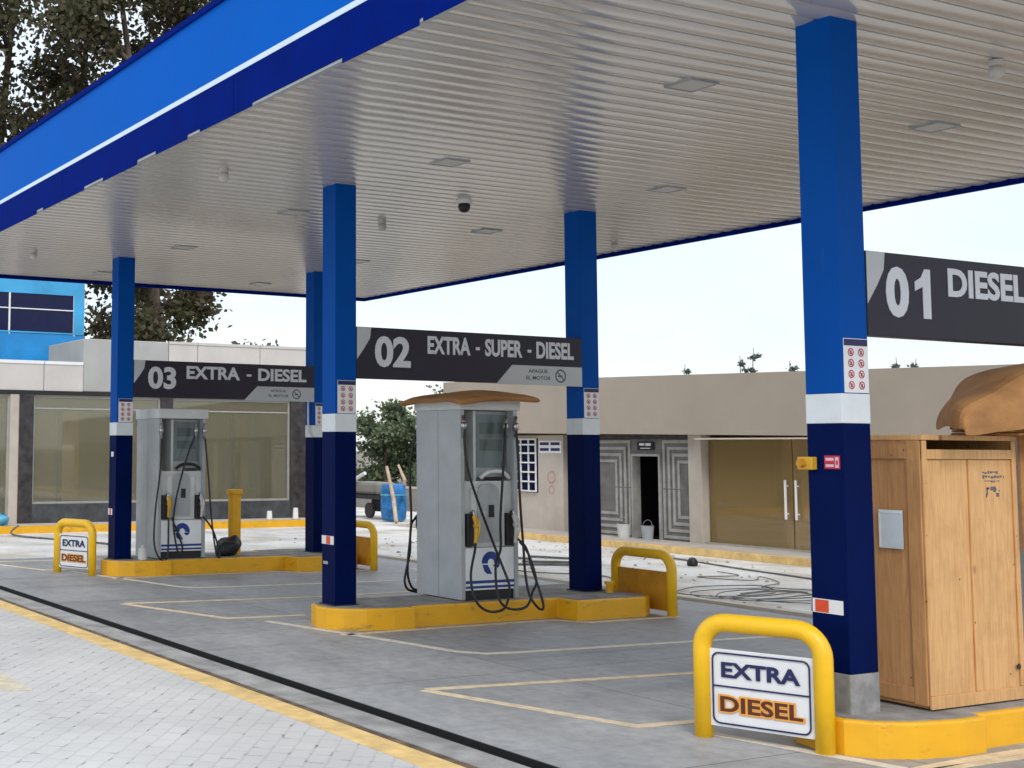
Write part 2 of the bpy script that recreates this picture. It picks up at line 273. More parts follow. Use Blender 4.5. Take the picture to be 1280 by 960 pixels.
# ------------------------------------------------------------------ mesh helpers
WM = {}
def NB(): return bmesh.new()
def box(bm, x0, x1, y0, y1, z0, z1):
    v = [bm.verts.new(p) for p in ((x0,y0,z0),(x1,y0,z0),(x1,y1,z0),(x0,y1,z0),(x0,y0,z1),(x1,y0,z1),(x1,y1,z1),(x0,y1,z1))]
    for f in ((3,2,1,0),(4,5,6,7),(0,1,5,4),(1,2,6,5),(2,3,7,6),(3,0,4,7)): bm.faces.new([v[i] for i in f])
    return bm
def prism(bm, pts, a0, a1, axis='z'):
    """polygon pts (2D) extruded between a0 and a1 along axis; x -> (y,z), y -> (x,z), z -> (x,y)"""
    def P(p, a): return (a, p[0], p[1]) if axis == 'x' else (p[0], a, p[1]) if axis == 'y' else (p[0], p[1], a)
    lo = [bm.verts.new(P(p, a0)) for p in pts]; hi = [bm.verts.new(P(p, a1)) for p in pts]; k = len(pts)
    bm.faces.new(lo[::-1]); bm.faces.new(hi)
    for i in range(k): bm.faces.new((lo[i], lo[(i+1) % k], hi[(i+1) % k], hi[i]))
    return bm
def frame_of(d):
    d = d.normalized(); a = Vector((0,0,1)) if abs(d.z) < .95 else Vector((1,0,0)); s = d.cross(a).normalized(); return s, s.cross(d).normalized()
def tube(bm, pts, r, seg=8, cap=True):
    pts = [Vector(p) for p in pts]; rs = r if isinstance(r, (list, tuple)) else [r]*len(pts); rings = []; prev = None
    for i, p in enumerate(pts):
        d = (pts[min(i+1, len(pts)-1)]-pts[max(i-1, 0)])
        if d.length < 1e-9: d = Vector((0,0,1))
        d.normalize()
        if prev is None: s = frame_of(d)[0]; t = d.cross(s)
        else:
            s = prev - d*prev.dot(d)
            s = s.normalized() if s.length > 1e-6 else frame_of(d)[0]; t = d.cross(s)
        prev = s
        rings.append([bm.verts.new(p + (s*math.cos(2*math.pi*k/seg)+t*math.sin(2*math.pi*k/seg))*rs[i]) for k in range(seg)])
    for i in range(len(rings)-1):
        for k in range(seg): bm.faces.new((rings[i][k], rings[i][(k+1) % seg], rings[i+1][(k+1) % seg], rings[i+1][k]))
    if cap: bm.faces.new(rings[0][::-1]); bm.faces.new(rings[-1])
    return bm
def cyl(bm, x, y, z0, z1, r, seg=20, r2=None): return tube(bm, [(x,y,z0),(x,y,z1)], [r, r2 if r2 is not None else r], seg)
def smooth_path(pts, n=6):
    pts = [Vector(p) for p in pts]; out = []
    for i in range(len(pts)-1):
        p0 = pts[max(i-1,0)]; p1 = pts[i]; p2 = pts[i+1]; p3 = pts[min(i+2,len(pts)-1)]
        for k in range(n):
            t = k/n; out.append(.5*((2*p1)+(p2-p0)*t+(2*p0-5*p1+4*p2-p3)*t*t+(3*p1-p0-3*p2+p3)*t**3))
    return out+[pts[-1]]
def ball(bm, c, r, seg=12, sz=1):
    bmesh.ops.create_uvsphere(bm, u_segments=seg, v_segments=max(6, seg//2), radius=r, matrix=Matrix.Translation(c) @ Matrix.Diagonal((1,1,sz,1))); return bm
def ring(bm, c, ux, uy, r0, r1, a0=0, a1=2*math.pi, seg=20, depth=.002):
    c, ux, uy = Vector(c), Vector(ux), Vector(uy); nn = ux.cross(uy).normalized()*depth; pr = None
    for k in range(seg+1):
        a = a0+(a1-a0)*k/seg; d = ux*math.cos(a)+uy*math.sin(a)
        cur = [bm.verts.new(c+d*r0+nn), bm.verts.new(c+d*r1+nn), bm.verts.new(c+d*r1), bm.verts.new(c+d*r0)]
        if pr:
            for i in range(4): bm.faces.new((pr[i], pr[(i+1) % 4], cur[(i+1) % 4], cur[i]))
        pr = cur
    return bm
def plate(bm, c, ux, uy, pts, depth=.002):
    """flat outline pts (u,v) at c, thickened along ux x uy"""
    c, ux, uy = Vector(c), Vector(ux), Vector(uy); nn = ux.cross(uy).normalized()*depth
    lo = [bm.verts.new(c+ux*p[0]+uy*p[1]) for p in pts]; hi = [bm.verts.new(c+ux*p[0]+uy*p[1]+nn) for p in pts]; k = len(pts)
    bm.faces.new(lo[::-1]); bm.faces.new(hi)
    for i in range(k): bm.faces.new((lo[i], lo[(i+1) % k], hi[(i+1) % k], hi[i]))
    return bm
def rect(bm, c, ux, uy, u0, u1, v0, v1, depth=.002): return plate(bm, c, ux, uy, [(u0,v0),(u1,v0),(u1,v1),(u0,v1)], depth)
def text_into(bm, s, c, ux, uy, wdt, hgt, depth=.003, bold=.02, shear=0, word=1):
    cu = bpy.data.curves.new("lettering", 'FONT'); cu.body = s; cu.size = 1; cu.offset = bold; cu.extrude = .5; cu.shear = shear; cu.resolution_u = 4; cu.space_word = word
    o = bpy.data.objects.new("lettering", cu); COL.objects.link(o); dg = bpy.context.evaluated_depsgraph_get(); dg.update()
    me = bpy.data.meshes.new_from_object(o.evaluated_get(dg)); bpy.data.objects.remove(o); bpy.data.curves.remove(cu)
    xs = [v.co.x for v in me.vertices]; ys = [v.co.y for v in me.vertices]; x0, x1, y0, y1 = min(xs), max(xs), min(ys), max(ys)
    c, ux, uy = Vector(c), Vector(ux), Vector(uy); nn = ux.cross(uy).normalized()
    vs_ = [bm.verts.new(c+ux*((v.co.x-x0)/(x1-x0)*wdt)+uy*((v.co.y-y0)/(y1-y0)*hgt)+nn*((v.co.z+.5)*depth)) for v in me.vertices]
    for p in me.polygons:
        try: bm.faces.new([vs_[i] for i in p.vertices])
        except ValueError: pass
    bpy.data.meshes.remove(me); return bm

def text_width(s):
    b_ = NB(); cu = bpy.data.curves.new("lettering", 'FONT'); cu.body = s; o = bpy.data.objects.new("lettering", cu); COL.objects.link(o)
    dg = bpy.context.evaluated_depsgraph_get(); dg.update(); me = bpy.data.meshes.new_from_object(o.evaluated_get(dg)); xs = [v.co.x for v in me.vertices]
    bpy.data.objects.remove(o); bpy.data.curves.remove(cu); bpy.data.meshes.remove(me); b_.free(); return max(xs)-min(xs)

def link_mesh(name, bm, m, parent=None, bevel=0, smooth=False, local=False, bseg=2):
    """bm holds world coordinates (or the parent's local ones when local=True)"""
    bmesh.ops.recalc_face_normals(bm, faces=bm.faces[:])
    inv = Matrix.Identity(4) if (parent is None or local) else WM[parent].inverted()
    if parent is not None and not local: bmesh.ops.transform(bm, matrix=inv, verts=bm.verts[:])
    co = [v.co for v in bm.verts]
    piv = Vector(((min(c.x for c in co)+max(c.x for c in co))/2, (min(c.y for c in co)+max(c.y for c in co))/2, min(c.z for c in co)))
    bmesh.ops.translate(bm, vec=-piv, verts=bm.verts[:])
    me = bpy.data.meshes.new(name); bm.to_mesh(me); bm.free(); me.materials.append(m)
    if smooth:
        for p in me.polygons: p.use_smooth = True
    o = bpy.data.objects.new(name, me); COL.objects.link(o); o.location = piv
    if parent is not None: o.parent = parent
    WM[o] = (WM[parent] if parent is not None else Matrix.Identity(4)) @ Matrix.Translation(piv)
    if bevel:
        bv = o.modifiers.new("bevel", 'BEVEL'); bv.width = bevel; bv.segments = bseg; bv.limit_method = 'ANGLE'; bv.angle_limit = R(40)
    elif smooth:
        pass
    return o
def thing(name, label, cat, loc, rz=0, group=None):
    o = bpy.data.objects.new(name, None); COL.objects.link(o); o.location = loc; o.rotation_euler = (0, 0, rz); o.empty_display_size = .2
    o['label'] = label; o['category'] = cat
    if group: o['group'] = group
    WM[o] = Matrix.Translation(loc) @ Matrix.Rotation(rz, 4, 'Z'); return o
def tag(o, label, cat, group=None):
    o['label'] = label; o['category'] = cat
    if group: o['group'] = group
    return o
def struct(name, bm, m, **k): o = link_mesh(name, bm, m, **k); o['kind'] = 'structure'; return o
def copy_tree(o, loc=None, rz=None, label=None, parent=None):
    c = o.copy(); COL.objects.link(c)
    if parent is not None: c.parent = parent
    for ch in list(o.children): copy_tree(ch, parent=c)
    if loc is not None:
        c.location = loc
        if rz is not None: c.rotation_euler = (0, 0, rz)
        WM[c] = Matrix.Translation(loc) @ Matrix.Rotation(c.rotation_euler.z, 4, 'Z')
    if label: c['label'] = label
    return c
X, Y, Z = Vector((1,0,0)), Vector((0,1,0)), Vector((0,0,1))
LA, LD, W, Z0, H = 6.146, -6.166, 3.214, .216, 4.516      # island spacing, column spacing, island top, ceiling height

# ------------------------------------------------------------------ ground
def slab(name, x0, x1, y0, y1, top, m, th=.10): return struct(name, box(NB(), x0, x1, y0, y1, top-th, top), m)
struct('ground', box(NB(), -900, 900, -900, 900, -.6, -.12), M['ground'])
slab('yard_paving', -15.42, 30, 4.96, 10.18, -.004, M['yard'])
slab('yard_paving', -15.42, -9.36, -1.99, 4.957, -.004, M['yard'])
slab('yard_paving', -26, -15.9, 8.9, 24, -.03, M['yard'])
slab('forecourt', -9.357, 30, -1.96, 4.955, 0, M['forecourt'])
struct('drain_channel', box(NB(), -40, 30, -2.16, -1.963, -.11, -.045), M['void'])
struct('drain_shade_strip', box(NB(), -40, 30, -1.976, -1.9635, -.0445, -.0015), M['void'])  # near-black strip lining the slot wall, standing in for its shade
slab('concrete_apron', -40, 30, -2.37, -2.115, 0, M['apron'])
slab('apron_edge', -40, 30, -2.44, -2.373, -.004, M['brown_edge'])
slab('yellow_edge_band', -40, 30, -2.66, -2.443, 0, M['paver_line'])
slab('paver_road', -60, 40, -40, -2.663, 0, M['pavers'])
slab('left_verge', -40, -15.42, -1.99, .2, -.03, M['yard'])
# faded yellow marking on the pavers
bm = NB(); plate(bm, (1.2, -3.95, .001), X, Y, [(-1.6, -.1), (.9, -.14), (1.0, .05), (-1.5, .1)], .003); struct('faded_marking', bm, mat('faded_yellow_marking', lin(.62, .545, .41), .85, var=.12, scale=9))
slab('yard_edging', -9.36, 30, 4.975, 5.13, .035, M['soffit_trim'])
# painted bay lines
def line(pts, wd=.09, m='paint_line', z=.001):
    bm = NB()
    P = [Vector((p[0], p[1], 0)) for p in pts]; L_, R_ = [], []
    for i, p in enumerate(P):
        d1 = (P[i]-P[i-1]).normalized() if i else (P[1]-P[0]).normalized()
        d2 = (P[i+1]-P[i]).normalized() if i < len(P)-1 else d1
        d = (d1+d2).normalized(); nrm = Vector((-d.y, d.x, 0)); s = wd/2/max(.4, nrm.dot(Vector((-d1.y, d1.x, 0))))
        L_.append(p+nrm*s); R_.append(p-nrm*s)
    for i in range(len(P)-1):
        vs2 = [bm.verts.new((q.x, q.y, zz)) for zz in (z, z+.003) for q in (L_[i], L_[i+1], R_[i+1], R_[i])]
        bm.faces.new(vs2[4:]); bm.faces.new(vs2[:4])
        for k in range(4): bm.faces.new((vs2[k], vs2[(k+1) % 4], vs2[4+(k+1) % 4], vs2[4+k]))
    bmesh.ops.remove_doubles(bm, verts=bm.verts[:], dist=1e-5)
    return struct('painted_line', bm, M[m])
for cx in (LA, 0, LD):
    line([(cx-.62, -.50), (cx+1.2, -.09), (cx+1.95, .05), (cx+2.18, .22), (cx+2.25, .6), (cx+2.50, 3.6), (cx+2.2, 4.05), (cx+1.0, 4.3)])
    line([(cx-2.45, 3.9), (cx-2.42, 2.0), (cx-2.40, 1.12), (cx-2.72, -1.25)], m='paint_line_yellow')
    line([(cx-2.70, -1.29), (cx-1.0, -.77), (cx-.96, -.4), (cx-.9, 0.1)], m='paint_line_yellow')
    line([(cx+.62, -.33), (cx+.58, .4), (cx+.58, 2.3), (cx+.9, 2.5), (cx+.92, 3.7)], m='paint_line_yellow', wd=.09)
    line([(cx+.50, -1.1), (cx+.66, -.2), (cx+.70, 2.5)], m='paint_line_yellow', wd=.07) if cx == LA else None

# ------------------------------------------------------------------ pump islands
outline = [(-.42,.12),(-.36,-.06),(-.22,-.20),(-.02,-.26),(.18,-.25),(.33,-.14),(.44,.06),(.50,.35),(.50,.60),(.43,.62),(.43,2.46),(.74,2.48),(.75,3.40),(.66,3.55),(-.66,3.55),(-.75,3.40),(-.74,2.48),(-.43,2.46),(-.43,.62),(-.46,.60)]
def inset(pts, k):
    out_ = []; n_ = len(pts)
    for i in range(n_):
        a, b_, c = Vector(pts[i-1]), Vector(pts[i]), Vector(pts[(i+1) % n_]); d1 = (b_-a).normalized(); d2 = (c-b_).normalized()
        n1 = Vector((-d1.y, d1.x)); n2 = Vector((-d2.y, d2.x)); q = (n1+n2); q = q/max(.5, q.length_squared/2); out_.append(tuple(b_+q*k))
    return out_
def island(cx, label):
    t = thing('pump_island', label, 'kerb island', (cx, 1.6, 0), group='kerbed pump islands')
    link_mesh('kerb', prism(NB(), [(cx+p[0], p[1]) for p in outline], -.02, Z0-.006), M['yellow'], t, bevel=.018)
    link_mesh('island_top', prism(NB(), [(cx+p[0], p[1]) for p in inset(outline, .035)], Z0-.05, Z0), M['concrete_top'], t)
    return t
island(LA, 'yellow kerbed pump island in the foreground carrying the wooden crate')
island(0, 'yellow kerbed pump island under the 02 sign carrying the cardboard topped pump')
island(LD, 'yellow kerbed pump island farthest back, under the 03 sign')

# ------------------------------------------------------------------ canopy
CX0, CX1, CY0, CY1 = -8.89, 8.87, -2.38, 5.74
can = thing('fuel_canopy', 'large flat canopy with white slatted ceiling and bright blue fascia over the pumps', 'canopy', ((CX0+CX1)/2, (CY0+CY1)/2, 4.4))
prof = []; xx = CX0+.08; pitch = .20
bm = NB()
# slats run along Y: one strip with shallow V joints
pts = []
xk = CX0+.05
while xk < CX1-.06:
    pts += [(xk, H+.022), (xk+.014, H+.022), (xk+.016, H+.004)]+[(xk+.016+(pitch-.018)*q/8, H+.004-.008*(1-(q/4-1)**2)) for q in range(1, 8)]+[(xk+pitch-.002, H+.004)]
    xk += pitch
pts.append((CX1-.05, H+.022))
ra = [bm.verts.new((p[0], CY0+.05, p[1])) for p in pts]; rb = [bm.verts.new((p[0], CY1-.05, p[1])) for p in pts]
for i in range(len(pts)-1): bm.faces.new((ra[i], ra[i+1], rb[i+1], rb[i]))
ceil = link_mesh('ceiling', bm, M['soffit'], can, smooth=True)
ceil.data.set_sharp_from_angle(angle=R(50))
link_mesh('roof_deck', box(NB(), CX0+.06, CX1-.06, CY0+.06, CY1-.06, H+.06, H+.16), M['lamp_grey'], can)
ZB, ZS, ZT = 4.485, 4.80, 5.47
def side(y0, y1, front=True):
    a = (CX0, CX1, y0, y1)
    link_mesh('fascia_panel', box(NB(), *a, ZS+.045, ZT), M['fascia_blue'], can)
    link_mesh('fascia_stripe', box(NB(), CX0-.004, CX1+.004, y0-.006, y1+.006, ZS, ZS+.045), M['stripe'], can)
side(CY0, CY0+.05); side(CY1-.05, CY1)
for x0 in (CX0, CX1-.05):
    link_mesh('fascia_panel', box(NB(), x0, x0+.05, CY0+.053, CY1-.053, ZS+.045, ZT), M['fascia_blue'], can)
    link_mesh('fascia_stripe', box(NB(), x0-.006, x0+.056, CY0+.06, CY1-.06, ZS, ZS+.045), M['stripe'], can)
# coping and lower navy trim, in jointed lengths
bm = NB(); box(bm, CX0-.02, CX1+.02, CY0-.02, CY0+.12, ZT, ZT+.055); box(bm, CX0-.02, CX1+.02, CY1-.12, CY1+.02, ZT, ZT+.055)
box(bm, CX0-.02, CX0+.12, CY0+.123, CY1-.123, ZT, ZT+.055); box(bm, CX1-.12, CX1+.02, CY0+.123, CY1-.123, ZT, ZT+.055)
link_mesh('coping', bm, M['trim_navy'], can)
bm = NB(); xk = CX0
joints = [CX0, -6.1, -1.89, 2.37, 6.6, CX1]
for a, b_ in zip(joints, joints[1:]): box(bm, a+.004, b_-.004, CY0-.002, CY0+.05, ZB+.012, ZS)
box(bm, CX0, CX1, CY1-.05, CY1+.002, ZB-.02, ZS)
box(bm, CX0-.002, CX0+.05, CY0+.053, CY1-.053, ZB-.02, ZS); box(bm, CX1-.05, CX1+.002, CY0+.053, CY1-.053, ZB-.02, ZS)
link_mesh('fascia_trim', bm, M['trim_navy'], can)
bm = NB(); box(bm, CX0, CX1, CY0+.006, CY0+.046, ZB-.012, ZB+.010); link_mesh('lower_lip', bm, M['lamp_grey'], can)
# ragged film ends lapping over the lip
for a, b_, d in ((-8.8,-4.75,.016),(-4.5,-2.8,.026),(-2.55,-1.2,.020),(-.62,.28,.028),(.75,1.45,.022),(1.72,2.7,.012),(4.1,5.05,.026),(5.1,7.4,.014)):
    link_mesh('film_flap', box(NB(), a, b_, CY0-.0035, CY0+.004, ZB-.006-d, ZB+.011), M['trim_navy'], can)
# recessed square lights flush with the ceiling
for lx in (-7.8, -4.68, -1.56, 1.56, 4.68, 7.8):
    for ly in (.3, 3.05):
        fr = NB()
        for q in ((lx-.14, lx+.14, ly-.14, ly-.125), (lx-.14, lx+.14, ly+.125, ly+.14), (lx-.14, lx-.125, ly-.1245, ly+.1245), (lx+.125, lx+.14, ly-.1245, ly+.1245)): box(fr, *q, H-.016, H+.01)
        f = link_mesh('ceiling_light', fr, M['lamp_grey'], can)
        link_mesh('diffuser', box(NB(), lx-.1245, lx+.1245, ly-.1245, ly+.1245, H-.010, H+.01), M['panel_white'], f)

# small fittings hanging under the ceiling
def fitting(x, y, label, dark=False):
    t = thing('security_camera' if dark else 'ceiling_fitting', label, 'security camera' if dark else 'ceiling fitting', (x, y, H-.14), group=None if dark else 'round fittings under the canopy')
    link_mesh('base_plate', tube(NB(), [(x,y,H-.045),(x,y,H-.003)], .085 if dark else .05, 16), M['pale'] if dark else M['panel_white'], t, smooth=False)
    bm = NB(); ball(bm, (x, y, H-.075 if dark else H-.085), .068 if dark else .052, 16); link_mesh('dome', bm, M['black'] if dark else M['panel_white'], t, smooth=True)
fitting(.01, 1.58, 'dark round security camera dome under the canopy above the 02 sign', True)
fitting(.26, -1.46, 'small pale round fitting under the canopy near the front fascia, centre')
fitting(-5.94, -1.42, 'small pale round fitting under the canopy at far left behind the fascia')
fitting(6.15, 1.7, 'small grey round fitting under the canopy at far right above the 01 sign')
fitting(-1.36, 4.95, 'small grey round fitting near rear canopy edge beside the rear column of the 02 sign')
fitting(-1.53, 1.49, 'small grey round fitting under the canopy left of the dark camera dome')

# ------------------------------------------------------------------ columns
SX, SY = .27, .25
ZW0, ZW1 = 1.962, 2.145
def notice_on(t, x, y0, y1, z0, z1):
    n_ = link_mesh('notice_sheet', box(NB(), x+.001, x+.004, y0, y1, z0, z1), M['pale'], t)
    c = (x+.0042, 0, 0)
    link_mesh('notice_heading', rect(NB(), c, Y, Z, y0+.004, y1-.004, z1-.045, z1-.004, .001), M['text_navy'], n_)
    bm = NB(); bt = NB(); wd = (y1-y0)
    for i in range(2):
        for k in range(4):
            cy = y0+wd*(.29+.42*i); cz = z1-.085-k*.068; ring(bm, (x+.0045, cy, cz), Y, Z, .019, .026, depth=.001)
            plate(bm, (x+.0045, cy, cz), (Y+Z*-1).normalized(), (Y+Z).normalized(), [(-.02,-.003),(.02,-.003),(.02,.003),(-.02,.003)], .0012)
            rect(bt, (x+.0045, cy, cz), Y, Z, -.008, .008, -.013, .010, .0006)
    link_mesh('prohibition_mark', bm, M['red'], n_); link_mesh('pictogram', bt, M['text_dark'], n_)
def column(cx, cy, label, plinth=False):
    t = thing('canopy_column', label, 'column', (cx, cy, Z0), group='blue canopy columns')
    hx, hy = SX/2, SY/2; zb = Z0+.235 if plinth else Z0+.004
    link_mesh('upper_shaft', box(NB(), cx-hx, cx+hx, cy-hy, cy+hy, ZW1, H+.003), M['blue'], t, bevel=.006)
    link_mesh('white_band', box(NB(), cx-hx-.002, cx+hx+.002, cy-hy-.002, cy+hy+.002, ZW0, ZW1), M['white'], t, bevel=.004)
    link_mesh('lower_shaft', box(NB(), cx-hx, cx+hx, cy-hy, cy+hy, zb, ZW0), M['navy'], t, bevel=.006)
    if plinth: link_mesh('plinth', box(NB(), cx-hx-.004, cx+hx+.004, cy-hy-.004, cy+hy+.004, Z0-.01, zb), M['plinth'], t, bevel=.01)
    else:
        link_mesh('base_plate', box(NB(), cx-hx-.02, cx+hx+.02, cy-hy-.02, cy+hy+.02, Z0-.004, Z0+.010), M['dark'], t)
    notice_on(t, cx+hx, cy-.10, cy+.118, 2.15, 2.485)
    return t
def reflector(t, cx, cy, z, wd=.30, h=.075):
    y = cy-SY/2; c = (0, y, 0)
    s = link_mesh('reflector_strip', box(NB(), cx-wd/2, cx+wd/2, y-.004, y-.0005, z-h/2, z+h/2), M['pale'], t)
    link_mesh('reflector_block', box(NB(), cx-wd*.12, cx+wd*.22, y-.0055, y-.0042, z-h/2+.003, z+h/2-.003), M['orange'], s)
colA = column(LA, 0, 'nearest blue canopy column, behind the foreground hoop sign, red sticker on it', True)
colB = column(0, 0, 'front blue column at left end of the 02 sign')
colC = column(0, W, 'rear blue column at right end of the 02 sign')
colD = column(LD, 0, 'leftmost blue column, at the left end of the 03 sign')
colE = column(LD, W, 'blue column half hidden behind the front column of the 02 sign')
colF = column(LA, W, 'blue column at the right end of the 01 sign')
# stickers on the nearest column
ya = -SY/2
s = link_mesh('emergency_switch', box(NB(), LA-.175, LA-.06, ya-.05, ya-.001, 1.675, 1.755), M['nozzle_yellow'], colA, bevel=.006)
link_mesh('switch_knob', tube(NB(), [(LA-.13, ya-.052, 1.715), (LA-.13, ya-.085, 1.715)], [.028, .024], 14), M['ochre'], s)
s = link_mesh('red_sticker', box(NB(), LA-.005, LA+.11, ya-.004, ya-.0005, 1.682, 1.764), M['red'], colA)
bm = NB(); c = (LA, ya-.0042, 1.72)
for q in ((.005,.065,.012,.030),(.005,.065,-.026,-.010),(.075,.102,-.030,.034)): rect(bm, c, X, Z, *q, .001)
link_mesh('sticker_marks', bm, M['pink'], s)
bm = NB(); rect(bm, (LA, ya-.0054, 1.72), X, Z, .082, .096, -.012, .014, .001); link_mesh('sticker_symbol', bm, M['red'], s)
link_mesh('side_reflector', box(NB(), LA-SX/2-.03, LA-SX/2-.001, -.1, .02, .80, .885), M['lamp_grey'], colA)
s = link_mesh('reflector_strip', box(NB(), LA-.125, LA+.10, ya-.004, ya-.0005, .80, .885), M['pale'], colA)
link_mesh('reflector_block', box(NB(), LA-.105, LA-.005, ya-.0056, ya-.0042, .805, .88), M['orange'], s)
reflector(colB, -.01, 0, .865, .24, .085)
link_mesh('small_plate', box(NB(), -.10, -.01, ya-.004, ya-.0005, .62, .65), M['lamp_grey'], colB)
reflector(colD, LD-.06, 0, .88, .16, .09)
link_mesh('small_plate', box(NB(), LD-.05, LD+.04, ya-.004, ya-.0005, 1.66, 1.73), M['pale'], colD)
# white conduit on the half hidden column
link_mesh('conduit', tube(NB(), smooth_path([(LD+.02, W-.16, 2.55), (LD+.02, W-.16, 2.2), (LD+.05, W-.16, 2.02), (LD+.12, W-.145, 1.97)], 5), .018, 8), M['pale'], colE, smooth=True)

# ------------------------------------------------------------------ lane signs between the columns
def lane_sign(cx, num, words, y0w, y1w, label, lower=True, bits=None):
    t = thing('lane_sign', label, 'sign', (cx+.09, W/2, 2.51), group='hanging lane signs')
    ya_, yb_ = SY/2+.002, W-SY/2-.002; xf = cx+.14
    bd = link_mesh('sign_body', box(NB(), cx+.04, xf, ya_, yb_, 2.512, 3.045), M['sign_dark'], t, bevel=.004)
    c = (xf+.0005, 0, 0)
    link_mesh('corner_flash', plate(NB(), c, Y, Z, [(ya_+.002, 2.71), (.22, 2.83), (.285, 2.93), (.30, 3.042), (ya_+.002, 3.042)], .002), M['sign_light'], bd)
    bm = NB()
    if num == '01':
        text_into(bm, '0', (xf+.0005, .30, 2.635), Y, Z, .215, .325, .004, .045)
        link_mesh('lane_number', bm, M['text_grey'], bd); bm = NB()
        plate(bm, (xf+.0005, .575, 2.64), Y, Z, [(.075,0),(.15,0),(.15,.32),(.095,.32),(.06,.265),(0,.235),(0,.175),(.075,.205)], .004)
    else: text_into(bm, num, (xf+.0005, .345, 2.635), Y, Z, .44, .325, .004, .035)
    link_mesh('lane_number', bm, M['text_grey'], bd)
    parts_ = words.split(' '); ws = [.34 if q == '-' else text_width(q) for q in parts_]; k_ = (y1w-y0w)/(sum(ws)+.36*(len(ws)-1)); yy = y0w
    for q, w_ in zip(parts_, ws):
        bm = NB()
        if q == '-': rect(bm, (xf+.0005, yy, 2.873), Y, Z, .03*k_, (w_-.03)*k_, -.016, .016, .004)
        else: text_into(bm, q, (xf+.0005, yy, 2.795), Y, Z, w_*k_, .19, .004, .034)
        link_mesh('dash' if q == '-' else 'fuel_name', bm, M['text_grey'], bd); yy += (w_+.36)*k_
    # lower pale panel
    p = link_mesh('warning_panel', plate(NB(), c, Y, Z, [(1.89, 2.500), (yb_, 2.500), (yb_, 2.715), (2.11, 2.715)], .0025), M['sign_light'], bd)
    bm = NB(); text_into(bm, 'APAGUE', (xf+.0032, 2.33, 2.635), Y, Z, .27, .042, .001, .02); link_mesh('warning_words', bm, M['text_dark'], p); bm = NB(); text_into(bm, 'EL MOTOR', (xf+.0032, 2.30, 2.56), Y, Z, .34, .042, .001, .02)
    link_mesh('warning_words', bm, M['text_dark'], p)
    bm = NB(); cc = Vector((xf+.0032, 2.78, 2.61)); ring(bm, cc, Y, Z, .058, .076, depth=.0012); plate(bm, cc, (Y-Z).normalized(), (Y+Z).normalized(), [(-.06,-.007),(.06,-.007),(.06,.007),(-.06,.007)], .0016)
    rect(bm, cc, Y, Z, -.035, .025, -.012, .008, .001); link_mesh('no_smoking_mark', bm, M['text_dark'], p)
    return t
lane_sign(LA, '01', 'DIESEL', .90, 1.705, 'dark hanging lane sign reading 01 DIESEL at the right edge')
lane_sign(0, '02', 'EXTRA - SUPER - DIESEL', 1.0, 2.97, 'dark hanging lane sign reading 02 EXTRA - SUPER - DIESEL')
lane_sign(LD, '03', 'EXTRA - DIESEL', .95, 2.95, 'dark hanging lane sign reading 03 EXTRA - DIESEL')

# ------------------------------------------------------------------ hoop barriers
def hoop_tube(wd, top, r, base=-.02, cr=.16):
    pts = [(-wd/2, 0, base), (-wd/2, 0, top-cr)]
    for k in range(1, 8):
        a = math.pi-k/8*math.pi/2; pts.append((-wd/2+cr+cr*math.cos(a), 0, top-cr+cr*math.sin(a)))
    pts += [(-wd/2+cr, 0, top), (wd/2-cr, 0, top)]
    for k in range(1, 8):
        a = math.pi/2-k/8*math.pi/2; pts.append((wd/2-cr+cr*math.cos(a), 0, top-cr+cr*math.sin(a)))
    pts += [(wd/2, 0, top-cr), (wd/2, 0, base)]
    return tube(NB(), pts, r, 14)
def rounded(w_, h_, r_):
    out_ = []
    for cx, cy, a0 in ((w_/2-r_, h_/2-r_, 0), (-w_/2+r_, h_/2-r_, 90), (-w_/2+r_, -h_/2+r_, 180), (w_/2-r_, -h_/2+r_, 270)):
        for k in range(5): out_.append((cx+r_*math.cos(R(a0+k*22.5)), cy+r_*math.sin(R(a0+k*22.5))))
    return out_
